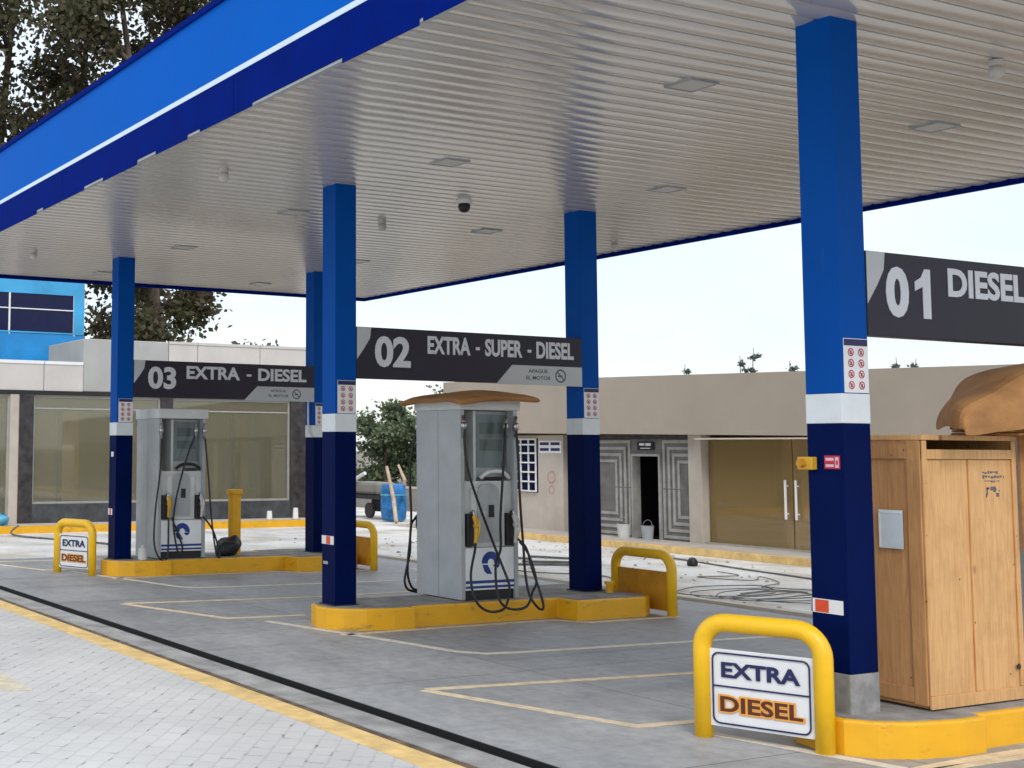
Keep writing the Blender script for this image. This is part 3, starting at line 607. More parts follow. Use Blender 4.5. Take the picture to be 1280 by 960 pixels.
def hoop_sign(loc, rz, label):
    t = thing('hoop_barrier', label, 'barrier', loc, rz, group='yellow hoop barriers at the island ends')
    link_mesh('hoop', hoop_tube(.75, .715, .058), M['yellow_hoop'], t, smooth=True, local=True)
    pw, ph, pz = .645, .475, .315
    p = link_mesh('sign_panel', box(NB(), -pw/2, pw/2, -.016, .004, pz-ph/2, pz+ph/2), M['pale'], t, local=True, bevel=.004)
    def sub(name, bm, m):
        bmesh.ops.transform(bm, matrix=Matrix.Translation((0, 0, -(pz-ph/2)))@Matrix.Translation((0, .006, 0)), verts=bm.verts[:])
        return link_mesh(name, bm, M[m], p, local=True)
    bm = NB(); o1 = rounded(pw-.035, ph-.035, .045); o2 = rounded(pw-.055, ph-.055, .037); c = Vector((0, -.0225, pz))
    k = len(o1)
    va = [bm.verts.new(c+X*a[0]+Z*a[1]) for a in o1]; vb = [bm.verts.new(c+X*a[0]+Z*a[1]) for a in o2]
    vc = [bm.verts.new(c+Vector((0,-.002,0))+X*a[0]+Z*a[1]) for a in o1]; vd = [bm.verts.new(c+Vector((0,-.002,0))+X*a[0]+Z*a[1]) for a in o2]
    for i in range(k):
        j = (i+1) % k
        bm.faces.new((vc[i], vc[j], vd[j], vd[i])); bm.faces.new((va[i], va[j], vc[j], vc[i])); bm.faces.new((vb[i], vb[j], vd[j], vd[i]))
    rect(bm, c+Vector((0, 0, .012)), X, Z, -pw/2+.028, pw/2-.028, -.005, .005, .002)
    sub('border', bm, 'text_navy')
    bm = NB(); text_into(bm, 'EXTRA', c+Vector((-.245, 0, .067)), X, Z, .49, .095, .002, .035); sub('extra_lettering', bm, 'text_navy')
    bm = NB(); text_into(bm, 'DIESEL', c+Vector((-.268, 0, -.153)), X, Z, .536, .117, .0015, .085); sub('diesel_outline', bm, 'text_orange')
    bm = NB(); text_into(bm, 'DIESEL', c+Vector((-.255, -.0016, -.142)), X, Z, .51, .095, .0015, .028); sub('diesel_lettering', bm, 'text_brown')
    return t
HRZ = math.atan2(.27, .70)
h1_ = hoop_sign((5.90, -.455, 0), HRZ, 'yellow hoop barrier in the foreground with large EXTRA DIESEL panel')
copy_tree(h1_, (-6.47, -.56, 0), HRZ, 'distant yellow hoop barrier with small EXTRA DIESEL panel, at far left')
def rear_hoop(loc, label):
    t = thing('hoop_barrier', label, 'barrier', loc, 0, group='yellow hoop barriers at the island ends')
    link_mesh('hoop', hoop_tube(.88, .655, .055, cr=.17), M['yellow_hoop'], t, smooth=True, local=True)
    link_mesh('infill_sheet', box(NB(), -.40, .40, -.012, .012, .05, .47), M['ochre'], t, local=True)  # yellow sheet coloured darker, its shade put into the paint
    return t
r1_ = rear_hoop((.44, 3.66, 0), 'yellow hoop barrier with solid shade-darkened yellow infill behind the rear column of the 02 sign')
copy_tree(r1_, (-5.66, 3.66, 0), 0, 'yellow hoop barrier partly hidden beside the front column of the 02 sign')
# small yellow stub pipe on the middle island
t = thing('stub_pipe', 'short yellow pipe stub standing on the middle island before the infilled hoop', 'pipe', (.30, 3.30, Z0))
link_mesh('pipe', tube(NB(), [(.30,3.30,Z0),(.30,3.30,Z0+.09)], .04, 14), M['yellow'], t)
link_mesh('cap', tube(NB(), [(.30,3.30,Z0+.09),(.30,3.30,Z0+.125)], .058, 14), M['yellow'], t)

# ------------------------------------------------------------------ fuel pumps
def logo(bm, c, ux, uy, s):
    """round arrow mark: open ring with a tail that runs down to the left"""
    c, ux, uy = Vector(c), Vector(ux), Vector(uy)
    ring(bm, c, ux, uy, s*.36, s, R(-8), R(165), 18)
    plate(bm, c, ux, uy, [(-.97*s, .25*s), (-.35*s, .12*s), (-.30*s, -.05*s), (-.98*s, -.05*s)])
    plate(bm, c, ux, uy, [(-.92*s, -.16*s), (-.36*s, -.16*s), (.14*s, -.98*s), (-.42*s, -.98*s), (-.72*s, -.72*s)])
    plate(bm, c, ux, uy, [(.36*s, -.14*s), (1.0*s, -.14*s), (.86*s, -.42*s), (.55*s, -.50*s), (.25*s, -.28*s)])
def nozzle(t, base, out_, side, m, name='nozzle'):
    """a filling nozzle hung in its holster: handle, guard and bent spout. base = middle of the handle, out_ = outward unit vector, side = along the face"""
    b_ = Vector(base); o_ = Vector(out_); s_ = Vector(side); bm = NB()
    tube(bm, smooth_path([b_+Z*-.17+o_*.02, b_+Z*-.06+o_*.035, b_+Z*.05+o_*.03, b_+Z*.12+o_*.0], 4), [.020]*9+[.026]*4, 10)
    tube(bm, smooth_path([b_+Z*.09+o_*.02, b_+Z*.07+o_*.085, b_+Z*-.02+o_*.095, b_+Z*-.10+o_*.06], 4), .009, 7)
    tube(bm, [b_+Z*.02+o_*.03-s_*.02, b_+Z*.02+o_*.03+s_*.035], .030, 10)
    n_ = link_mesh(name, bm, m, t, smooth=True)
    link_mesh('spout', tube(NB(), smooth_path([b_+Z*.12+o_*.0, b_+Z*.17-o_*.02, b_+Z*.15-o_*.06], 4), .013, 8), M['chrome'], n_, smooth=True)
def fuel_pump(cx, cy, label, hoses=True):
    """cx,cy = middle of the cabinet; the displays face +X and -X"""
    x0, x1, y0, y1, zb = cx-.43, cx+.40, cy-.37, cy+.37, Z0
    t = thing('fuel_pump', label, 'fuel pump', (cx-.015, cy, Z0), group='grey fuel pumps')
    for a, b_ in ((y0, y0+.05), (y1-.05, y1)):
        bm = NB(); xm = (x0+x1)/2
        box(bm, x0, xm-.004, a, b_, zb+.01, zb+1.99); box(bm, xm+.004, x1, a, b_, zb+.01, zb+1.99); box(bm, xm-.004, xm+.004, a+.008, b_-.008, zb+.02, zb+1.98)
        link_mesh('side_panel', bm, M['pump_grey'], t, bevel=.006)
    link_mesh('base_frame', box(NB(), x0+.03, x1-.03, y0+.05, y1-.05, zb, zb+.10), M['dark'], t)
    link_mesh('cabinet', box(NB(), x0+.05, x1-.05, y0+.051, y1-.051, zb+.10, zb+1.24), M['pump_light'], t)
    link_mesh('header', box(NB(), x0-.02, x1+.025, y0-.02, y1+.03, zb+1.99, zb+2.13), M['pump_light'], t, bevel=.012)
    # the display head: a slab filling the right-hand two thirds of the open upper frame
    link_mesh('display_head', box(NB(), x0+.12, x1-.12, y0+.27, y1-.055, zb+1.28, zb+1.985), M['pump_grey'], t, bevel=.01)
    link_mesh('inner_post', box(NB(), x0+.10, x1-.10, y0+.235, y0+.268, zb+1.24, zb+1.985), M['pump_light'], t)
    for sgn, xf in ((1, x1), (-1, x0)):
        o_ = Vector((sgn, 0, 0)); u_ = Y if sgn > 0 else -Y; cc = Vector((xf, cy, zb))
        def P(name, u0, u1, z0, z1, d0, d1, m, par=t, bev=0):
            bm = NB(); ys = sorted((cy+u_.y*u0, cy+u_.y*u1)); xs = sorted((xf+sgn*d0, xf+sgn*d1)); box(bm, *xs, *ys, zb+z0, zb+z1); return link_mesh(name, bm, M[m], par, bevel=bev)
        lp = P('lower_door', -.315, .315, .105, .545, -.05, -.004, 'pump_white', bev=.006)
        c2 = cc+o_*-.0038
        bm = NB(); rect(bm, c2, u_, Z, -.312, .312, .175, .205); rect(bm, c2, u_, Z, -.312, .312, .125, .150); link_mesh('door_stripe', bm, M['logo_blue'], lp)
        bm = NB(); logo(bm, c2+u_*.01+Z*.385, u_, Z, .118); link_mesh('door_logo', bm, M['logo_blue'], lp)
        fp = P('control_panel', -.22, .21, .55, 1.17, -.052, -.018, 'pump_light', bev=.01)
        bm = NB(); pts_ = [(-.15, .60), (.13, .60), (.13, 1.12)]
        for k in range(9): a = R(k*22.5); pts_.append((-.01+.14*math.cos(a), 1.12+.10*math.sin(a)))
        pts_ += [(-.15, 1.12)]
        pf = link_mesh('arched_panel', plate(NB(), cc+o_*-.0175, u_, Z, pts_, .012), M['pump_grey'], fp)
        P('card_reader', -.01, .055, .86, .99, -.006, .006, 'dark', pf); P('keypad', -.11, -.05, .86, .93, -.006, .003, 'nozzle_white', pf)
        dp = P('display_screen', -.085, .30, 1.38, 1.95, -.125, -.112, 'screen')
        for za_, zb2 in ((1.74, 1.86), (1.56, 1.68)): P('readout', -.04, .25, za_, zb2, -.1119, -.109, 'readout', dp)
        bm = NB(); tube(bm, smooth_path([cc+u_*-.08+Z*1.27+o_*-.05, cc+u_*.02+Z*1.335+o_*-.045, cc+u_*.20+Z*1.335+o_*-.045, cc+u_*.30+Z*1.27+o_*-.05], 5), .022, 8); link_mesh('arch_rail', bm, M['pale'] if sgn > 0 and cx > -1 else M['dark'], t, smooth=True)
        for q, (ua, ub) in enumerate(((-.30, -.215), (.215, .30))):
            P('holster', ua, ub, .56, .90, -.06, .022, 'dark', bev=.01)
            uc = (ua+ub)/2
            nozzle(t, cc+u_*(uc+.02)+Z*.76+o_*.05, o_, u_, M['nozzle_yellow'] if q == 0 else M['nozzle_white'] if sgn > 0 else M['dark'])
        for uu in (-.34, .20, .335):
            bm = NB(); tube(bm, [cc+u_*uu+Z*1.70+o_*.02, cc+u_*uu+Z*1.93+o_*.02], .022, 8); tube(bm, [cc+u_*uu+Z*1.78+o_*.02, cc+u_*uu+Z*1.86+o_*.02], .032, 8)
            link_mesh('hose_swivel', bm, M['chrome'], t, smooth=True)
    return t
def hose(t, pts, r=.0135): return link_mesh('hose', tube(NB(), smooth_path(pts, 6), r, 8), M['black'], t, smooth=True)
pm = fuel_pump(-.07, 1.65, 'grey fuel pump with looping black hoses and cardboard on top, under the 02 sign')
hose(pm, [(.36,1.31,2.05),(.38,1.30,1.8),(.40,1.33,1.55),(.42,1.44,1.23),(.42,1.64,.78),(.49,1.69,.57),(.56,1.72,.38),(.62,1.65,.23),(.64,1.57,.15),(.64,1.41,.14),(.63,1.28,.21),(.58,1.24,.34),(.51,1.27,.52),(.43,1.38,.74),(.405,1.41,.83)])
hose(pm, [(.37,1.84,2.06),(.40,1.80,1.81),(.42,1.76,1.55),(.42,1.72,1.06),(.42,1.72,.76),(.48,1.61,.60),(.57,1.55,.36),(.63,1.56,.22),(.64,1.69,.15),(.64,1.88,.17),(.59,2.0,.31),(.55,2.08,.42),(.45,2.07,.67),(.42,1.97,.82)])
hose(pm, [(.36,1.98,2.06),(.40,1.98,1.64),(.42,1.98,1.25),(.43,2.01,.75),(.52,1.96,.5),(.60,1.95,.28),(.64,2.04,.14),(.64,2.1,.16),(.58,2.09,.34),(.5,2.07,.53),(.44,2.04,.75),(.41,1.95,.85)])
hose(pm, [(-.55,1.99,2.0),(-.60,1.8,1.5),(-.62,1.36,1.05),(-.62,1.28,.92),(-.62,1.27,.66),(-.62,1.22,.47),(-.62,1.20,.33),(-.62,1.27,.24),(-.60,1.5,.25),(-.56,1.7,.6),(-.52,1.9,1.6)])
hose(pm, [(-.55,1.32,2.0),(-.60,1.26,1.6),(-.61,1.28,1.0),(-.62,1.24,.55),(-.62,1.25,.36),(-.63,1.33,.25),(-.62,1.42,.3),(-.56,1.40,.7)])
p3 = fuel_pump(LD-.06, .81, 'uncovered grey fuel pump with white top beam under the 03 sign')
qx = LD-.06+.40
hose(p3, [(qx+.02,.47,2.0),(qx+.05,.45,1.5),(qx+.10,.36,.9),(qx+.12,.34,.45),(qx+.14,.42,.24),(qx+.10,.55,.25),(qx+.06,.58,.7),(qx+.02,.60,.86)])
hose(p3, [(qx+.02,1.01,2.0),(qx+.03,.85,1.6),(qx+.06,.70,1.1),(qx+.05,.66,.7),(qx+.10,.72,.30),(qx+.05,.80,.40),(qx+.03,.64,.80)])
hose(p3, [(qx+.02,1.15,2.0),(qx+.05,1.20,1.4),(qx+.08,1.24,.8),(qx+.12,1.30,.3),(qx+.12,1.36,.25),(qx+.06,1.28,.6),(qx+.02,1.10,.85)])
p1 = fuel_pump(LA-.05, 2.62, 'fuel pump hidden behind the wooden crate, brown cardboard heaped over it')

# cardboard lid on the middle pump: a shallow upturned tray that sags at its ends
def sheet(name, label, grid, th, bevel=.02, matname='cardboard'):
    bm = NB(); n_, k_ = len(grid), len(grid[0])
    V = [[bm.verts.new(p) for p in row] for row in grid]; U = [[bm.verts.new(Vector(p)-Z*th) for p in row] for row in grid]
    for i in range(n_-1):
        for j in range(k_-1):
            bm.faces.new((V[i][j], V[i][j+1], V[i+1][j+1], V[i+1][j])); bm.faces.new((U[i][j], U[i+1][j], U[i+1][j+1], U[i][j+1]))
    edge = [(0, j) for j in range(k_)]+[(i, k_-1) for i in range(1, n_)]+[(n_-1, j) for j in range(k_-2, -1, -1)]+[(i, 0) for i in range(n_-2, 0, -1)]
    for (a, b_), (c, d) in zip(edge, edge[1:]+edge[:1]): bm.faces.new((V[a][b_], V[c][d], U[c][d], U[a][b_]))
    o = link_mesh(name, bm, M[matname], None, smooth=True)
    me = o.data; rs_ = random.Random(len(label)+4)
    for v in me.vertices: v.co += Vector((rs_.uniform(-.012, .012), rs_.uniform(-.012, .012), rs_.uniform(-.010, .010)))
    ss = o.modifiers.new("rounding", 'SUBSURF'); ss.levels = ss.render_levels = 1
    for p_ in me.polygons: p_.use_smooth = False
    o['label'] = label; o['category'] = 'cardboard'; return o
g_ = []
for i in range(7):
    row = []; u_ = i/6
    for j in range(7):
        v_ = j/6; x = -.66+1.22*u_; y = 1.10+1.13*v_
        z = 2.395+.03*math.sin(v_*3.1)-.06*(2*u_-1)**4-.05*(1-v_)**4 + .012*math.sin(9*u_+4*v_)
        row.append((x, y, z))
    g_.append(row)
sheet('cardboard_sheet', 'brown cardboard sheet bent over the top of the middle pump', g_, .075)
# cardboard heaped on the foreground pump
prof = [(.62,1.97),(.63,2.06),(.72,2.115),(.94,2.19),(1.10,2.27),(1.26,2.335),(1.45,2.375),(1.85,2.40),(2.30,2.415),(2.95,2.42)]
g_ = []
for i in range(6):
    u_ = i/5; g_.append([(5.52+1.06*u_, (lambda y0: y0+(p[0]-.62)/(2.95-.62)*(2.95-y0))(.50+1.2*1.06*(1-u_))+.02*math.sin(3*u_+k), p[1]+.02*math.sin(2.4*u_+.5)-.02*abs(2*u_-1)**3+(.008 if k % 3 else -.008)) for k, p in enumerate(prof)])
for dx, f in ((.055, .18), (.07, .55), (.065, .97)):
    g_.append([(6.58+dx+.012*math.sin(k*1.7), .50+(p[0]-.62)/(2.95-.62)*2.45, p[1]-(p[1]-1.93)*f-.015*math.sin(k)) for k, p in enumerate(prof)])
t = thing('cardboard_cover', 'big folded brown cardboard sheets heaped behind the wooden crate', 'cardboard', (LA-.05, 1.5, 1.5))
o = sheet('top_sheet', '', g_, .05); del o['label'], o['category']
o.parent = t; o.location = o.location-Vector(t.location)
for k, (z0, z1, e_, m_) in enumerate(((1.897, 1.915, .03, 0), (1.918, 1.934, .0, 1), (1.937, 1.955, .05, 0))):
    bm = NB(); box(bm, 6.14-e_, 6.56+e_, 1.08+e_, 2.16+e_, z0, z1); link_mesh('folded_layer', bm, M['cardboard'], t, bevel=.008)
for zz in (1.86, 1.78): link_mesh('hanging_flap', box(NB(), 6.545, 6.56, 1.35, 2.19, zz-.06, zz), M['cardboard'], t)
link_mesh('hanging_flap', box(NB(), 6.44, 6.455, 1.315, 2.20, 1.15, 1.896), M['cardboard'], t)

# ------------------------------------------------------------------ wooden crate
cx0, cx1, cy0, cy1, cz0, cz1 = 5.62, 6.42, .40, 1.31, Z0, 1.895
t = thing('wooden_crate', 'tall pine plywood crate with papers in a sleeve, standing on the foreground island', 'crate', ((cx0+cx1)/2, (cy0+cy1)/2, Z0))
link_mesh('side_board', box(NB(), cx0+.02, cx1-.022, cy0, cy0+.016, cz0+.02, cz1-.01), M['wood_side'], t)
link_mesh('side_board', box(NB(), cx0+.02, cx1-.022, cy1-.016, cy1, cz0+.02, cz1-.01), M['wood'], t)
link_mesh('back_board', box(NB(), cx0, cx0+.018, cy0, cy1, cz0+.02, cz1-.01), M['wood'], t)
ym = (cy0+cy1)/2+.0
link_mesh('front_board', box(NB(), cx1-.020, cx1-.004, cy0+.002, ym-.002, cz0+.03, 1.742), M['wood'], t)
link_mesh('front_board', box(NB(), cx1-.020, cx1-.004, ym+.002, cy1-.002, cz0+.03, 1.742), M['wood'], t)
for ya_, yb_ in ((cy0, cy0+.04), (ym-.022, ym+.022), (cy1-.04, cy1)):
    link_mesh('batten', box(NB(), cx1-.003, cx1+.010, ya_, yb_, cz0+.09, (1.742 if ya_ == ym-.022 else cz1-.035)), M['wood'], t, bevel=.003)
link_mesh('top_rail', box(NB(), cx1-.003, cx1+.012, cy0+.041, cy1-.041, 1.745, 1.805), M['wood'], t, bevel=.003)
link_mesh('bottom_rail', box(NB(), cx1-.003, cx1+.012, cy0, cy1, cz0+.01, cz0+.088), M['wood'], t, bevel=.003)
link_mesh('lid_board', box(NB(), cx0-.01, cx1+.015, cy0-.01, cy1+.01, cz1-.032, cz1), M['wood'], t, bevel=.003)
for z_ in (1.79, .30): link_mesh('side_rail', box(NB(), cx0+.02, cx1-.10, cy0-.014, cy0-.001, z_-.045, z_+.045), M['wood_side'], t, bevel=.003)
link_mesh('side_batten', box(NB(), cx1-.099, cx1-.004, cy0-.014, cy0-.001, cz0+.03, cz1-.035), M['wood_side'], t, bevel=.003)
link_mesh('crate_floor', box(NB(), cx0+.02, cx1-.021, cy0+.017, cy1-.017, cz0+.012, cz0+.03), M['wood'], t)
s = link_mesh('document_sleeve', box(NB(), 6.11, 6.285, cy0-.017, cy0-.0145, 1.185, 1.425), M['film'], t)
bm = NB(); rect(bm, (0, cy0-.0172, 0), X, Z, 6.118, 6.277, 1.405, 1.42); rect(bm, (0, cy0-.0172, 0), X, Z, 6.113, 6.125, 1.19, 1.404); link_mesh('sleeve_edge', bm, M['pale'], s)
# stencilled marks on the right-hand board: too worn to read
bm = NB(); c = Vector((cx1-.0038, 0, 0))
rs = random.Random(3)
for zr, ya_, yb_, hh in ((1.655,.985,1.14,.016),(1.625,.985,1.16,.020),(1.60,1.0,1.15,.010)):
    y_ = ya_
    while y_ < yb_:
        w_ = rs.uniform(.010, .028); rect(bm, c, Y, Z, y_, y_+w_, zr+rs.uniform(-.004,.004), zr+hh*rs.uniform(.5, 1), .001); y_ += w_+rs.uniform(.003, .010)
for q in ((1.02,1.032,1.515,1.565),(1.02,1.05,1.552,1.566),(1.06,1.085,1.545,1.57),(1.088,1.11,1.535,1.572),(1.105,1.118,1.545,1.56),(1.012,1.022,1.50,1.53),(1.115,1.145,1.505,1.53),(1.14,1.15,1.54,1.55)): rect(bm, c, Y, Z, *q, .001)
link_mesh('stencil_marks', bm, M['text_dark'], t)
link_mesh('screw', tube(NB(), [(cx1+.011, 1.245, .43), (cx1+.016, 1.245, .43)], .018, 10), M['dark'], t)

# ------------------------------------------------------------------ building at the back (right)
YW, YF, ZP = 11.2, 10.9, .12
t = thing('service_building', 'low taupe building with flat parapet behind the pumps, black doorway and glass shopfront', 'building', (-3, 13, 0))
def B(name, x0, x1, y0, y1, z0, z1, m, par=None, bev=0): return link_mesh(name, box(NB(), x0, x1, y0, y1, z0, z1), M[m], par or t, bevel=bev)
bm = NB()   # parapet band: its top falls slightly to the right, as in the photo
pr_ = [(-13.83, 2.17, 3.33), (8, 1.90, 2.84)]
for (xa, za, zt), (xb, zb_, zt2) in zip(pr_, pr_[1:]):
    if xb-xa < .1: continue
    v = [bm.verts.new(p) for p in ((xa,YF,za),(xb,YF,zb_),(xb,YF,zt2),(xa,YF,zt),(xa,YW+.35,za),(xb,YW+.35,zb_),(xb,YW+.35,zt2),(xa,YW+.35,zt))]
    for f in ((0,1,2,3),(7,6,5,4),(0,4,5,1),(3,2,6,7),(0,3,7,4),(1,5,6,2)): bm.faces.new([v[i] for i in f])
link_mesh('parapet', bm, M['taupe'], t)
link_mesh('drip_edge', box(NB(), -6.0, 8, YF-.012, YF+.06, 1.985, 2.012), M['soffit_trim'], t)
B('roof', -13.8, 8, YW+.351, 17, 2.2, 2.5, 'taupe'); B('end_wall', -13.81, -13.62, YW+.352, 17, 0, 2.199, 'taupe')
B('wall', -13.6, -11.92, YW, YW+.2, ZP-.05, 2.09, 'beige'); B('wall', -10.79, -9.98, YW, YW+.2, ZP-.05, 2.09, 'beige')
B('wall', -11.919, -10.791, YW, YW+.2, ZP-.05, .88, 'beige'); B('wall', -11.919, -10.791, YW, YW+.2, 2.03, 2.09, 'beige')
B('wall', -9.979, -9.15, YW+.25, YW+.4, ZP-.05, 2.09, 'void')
wn = B('grille_window', -11.919, -10.791, YW+.10, YW+.12, .881, 2.029, 'wall_blue_glass')
bm = NB()
for x_ in (-11.91, -11.62, -11.36, -11.10, -10.86): box(bm, x_, x_+.035, YW-.035, YW-.012, .90, 2.02)
for z_ in (.90, 1.10, 1.30, 1.50, 1.70, 1.88, 1.995): box(bm, -11.91, -10.80, YW-.052, YW-.037, z_, z_+.032)
link_mesh('grille', bm, M['pale'], wn)
# wall lettering plate and red marks
wp = B('wall_plaque', -10.74, -10.03, YW-.012, YW-.001, 1.72, 1.98, 'pale')
bm = NB()
for z_ in (1.885, 1.765):
    for x_ in (-10.71, -10.36): rect(bm, (0, YW-.0125, 0), X, Z, x_, x_+.29, z_, z_+.06)
link_mesh('plaque_words', bm, M['text_navy'], wp)
bm = NB(); cc = Vector((-10.36, YW-.001, 1.22)); ring(bm, cc, X, Z, .10, .13, depth=.004); ring(bm, cc+Z*-.26, X, Z, .07, .09, depth=.004)
link_mesh('red_mark', bm, M['faded_red'], t)
# tiled entrance wall with nested frames round a black doorway
B('tile_wall', -9.149, -7.985, YW+.05, YW+.2, ZP-.05, 2.0, 'tile_dark'); B('tile_wall', -7.205, -6.42, YW+.05, YW+.2, ZP-.05, 2.0, 'tile_dark'); B('tile_wall', -7.984, -7.206, YW+.05, YW+.2, 1.72, 2.0, 'tile_dark')
B('lintel', -9.149, -6.42, YW-.02, YW+.2, 2.001, 2.088, 'stone')
for xa, xb, sg in ((-9.14, -8.03, 1), (-7.16, -6.43, -1)):
    for za, zb_, up in ((.16, 1.06, 0), (1.08, 1.98, 1)):
        k = 0; d = 0.0
        while d < .42:
            # L-shaped light strips nested towards the corner by the door
            bm = NB(); i0, i1 = (xa+ (0 if sg > 0 else d), xb-(d if sg > 0 else 0)); wv = .055
            zz = (zb_-d-wv, zb_-d) if up else (za+d, za+d+wv)
            box(bm, i0, i1, YW+.032, YW+.049, *zz)
            xs = (i1-wv, i1) if sg > 0 else (i0, i0+wv)
            if up: box(bm, *xs, YW+.030, YW+.0485, za, zz[0]-.002)
            else: box(bm, *xs, YW+.030, YW+.0485, zz[1]+.002, zb_)
            link_mesh('tile_strip', bm, M['tile_light'], t); d += .125
bm = NB(); box(bm, -7.984, -7.94, YW+.0, YW+.2, ZP, 1.72); box(bm, -7.25, -7.206, YW, YW+.2, ZP, 1.72); box(bm, -7.939, -7.251, YW, YW+.2, 1.675, 1.72)
link_mesh('door_frame', bm, M['tile_light'], t)
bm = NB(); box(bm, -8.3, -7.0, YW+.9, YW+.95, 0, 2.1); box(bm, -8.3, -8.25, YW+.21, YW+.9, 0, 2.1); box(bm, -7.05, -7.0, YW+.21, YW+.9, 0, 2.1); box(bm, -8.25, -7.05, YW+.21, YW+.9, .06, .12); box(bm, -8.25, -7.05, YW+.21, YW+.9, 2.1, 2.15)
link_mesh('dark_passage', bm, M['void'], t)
ds = B('door_sign', -7.82, -7.38, YW+.018, YW+.0295, 1.79, 1.955, 'sign_dark')
bm = NB(); rect(bm, (0, YW+.0175, 0), X, Z, -7.76, -7.62, 1.88, 1.925); rect(bm, (0, YW+.0175, 0), X, Z, -7.59, -7.45, 1.875, 1.925); rect(bm, (0, YW+.0175, 0), X, Z, -7.73, -7.47, 1.82, 1.835); link_mesh('door_sign_mark', bm, M['pale'], ds)
B('pillar', -6.419, -6.10, YW-.06, YW+.2, ZP-.02, 2.084, 'beige', bev=.01)
# glass shopfront with a brown room behind
bm = NB(); box(bm, -6.3, 7.8, YW+1.4, YW+1.5, 0, 2.2); box(bm, -6.4, -6.3, YW+.21, YW+1.5, 0, 2.2); link_mesh('room_wall', bm, M['inner_brown'], t)
B('room_floor', -6.29, 7.8, YW+.05, YW+1.39, 0, ZP-.01, 'inner_floor')
B('room_partition', -4.0, -3.9, YW+.6, YW+1.39, .12, 2.19, 'inner_wall')
for xa, xb in ((-6.07, -4.21), (-4.19, -2.6), (-2.58, -.6), (-.58, 1.6), (1.62, 4.6), (4.62, 7.8)):
    g = B('shop_window', xa+.001, xb-.001, YW+.115, YW+.125, ZP+.03, 2.0, 'glass_door')
    if xa in (-6.07, -4.19):
        x_ = xb-.10 if xa == -6.07 else xa+.10
        bm = NB(); tube(bm, [(x_, YW+.05, .64), (x_, YW+.05, 1.30)], .022, 10); box(bm, x_-.012, x_+.012, YW+.05, YW+.114, .72, .745); box(bm, x_-.012, x_+.012, YW+.05, YW+.114, 1.19, 1.215)
        link_mesh('door_handle', bm, M['pale'], g)
B('sill', -6.09, 8, YW+.0, YW+.24, ZP-.02, ZP+.029, 'frame')
# raised walk in front, kerb face worn yellow
struct('walkway', box(NB(), -13.85, 12, 10.30, YW+.049, -.05, ZP), M['beige'])
struct('walkway_kerb', box(NB(), -13.85, 12, 10.19, 10.297, -.05, ZP-.004), M['paver_line'])
# table inside the shop
tb = thing('side_table', 'small pale table seen through the brown shop glass', 'table', (-4.75, YW+.75, ZP))
link_mesh('table_top', box(NB(), -5.1, -4.5, YW+.55, YW+.95, .47, .50), M['frame'], tb)
for x_ in (-5.07, -4.56):
    for y_ in (.58, .90): link_mesh('leg', box(NB(), x_, x_+.04, YW+y_, YW+y_+.04, ZP-.009, .469), M['pale'], tb)

def bucket(x, y, z, r, h, label, m='bucket'):
    t = thing('bucket', label, 'bucket', (x, y, z), group='buckets by the doorway')
    bm = NB(); tube(bm, [(x,y,z),(x,y,z+h),(x,y,z+h),(x,y,z+.04)], [r*.82, r, r*.92, r*.76], 18); link_mesh('pail', bm, M[m], t, smooth=False)
    bm = NB(); ring(bm, (x, y, z+h-.02), X, (Y*.2+Z).normalized(), r*1.02, r*1.08, 0, math.pi, 14, .01); link_mesh('handle', bm, M['chrome'], t)
bucket(-7.93, 10.95, ZP, .13, .27, 'white bucket standing at the left foot of the black doorway')
bucket(-7.40, 11.05, ZP, .12, .26, 'grey bucket standing at the right foot of the black doorway', 'lamp_grey')

# ------------------------------------------------------------------ building on the left
XW = -16.4
t = thing('shop_building', 'shop building on the left with white parapet panels, dark stone pillars and large glass', 'building', (-19, 3, 0))
def B(name, x0, x1, y0, y1, z0, z1, m, par=None, bev=0): return link_mesh(name, box(NB(), x0, x1, y0, y1, z0, z1), M[m], par or t, bevel=bev)
B('lintel', XW-.3, XW+.02, -8, 8.76, 2.93, 3.018, 'lintel')
B('raised_block', XW-2.5, XW+.005, 3.05, 5.09, 3.02, 4.2, 'panel_grey', bev=.02)
ys = [5.092, 5.82, 7.44, 8.76]
for a, b_ in zip(ys, ys[1:]):
    p = B('parapet_panel', XW-.2, XW, a+.008, b_-.008, 3.02, 4.2, 'panel_white'); B('panel_rim', XW-.02, XW+.02, a+.008, b_-.008, 4.16, 4.22, 'panel_white', p)
B('panel_backing', XW-.25, XW-.203, 5.1, 8.75, 3.02, 4.15, 'lamp_grey')
ys = [-8, -5.6, -3.4, -1.2, .9, 2.14, 3.048]
for a, b_ in zip(ys, ys[1:]):
    p = B('fascia_panel', XW-.2, XW, a+.008, b_-.008, 3.02, 3.65, 'panel_white'); B('panel_rim', XW-.03, XW+.02, a+.008, b_-.008, 3.60, 3.67, 'pale', p)
B('roof', XW-8, XW-.26, -8, 8.75, 2.95, 3.05, 'panel_grey'); B('end_wall', XW-8, XW-.31, 8.6, 8.76, 0, 2.949, 'beige')
pil = [(-2.2, -1.9), (1.6, 1.92), (4.92, 5.21), (8.27, 8.76)]
for a, b_ in pil: B('stone_pillar', XW-.22, XW+.03, a, b_, .15, 2.929, 'stone')
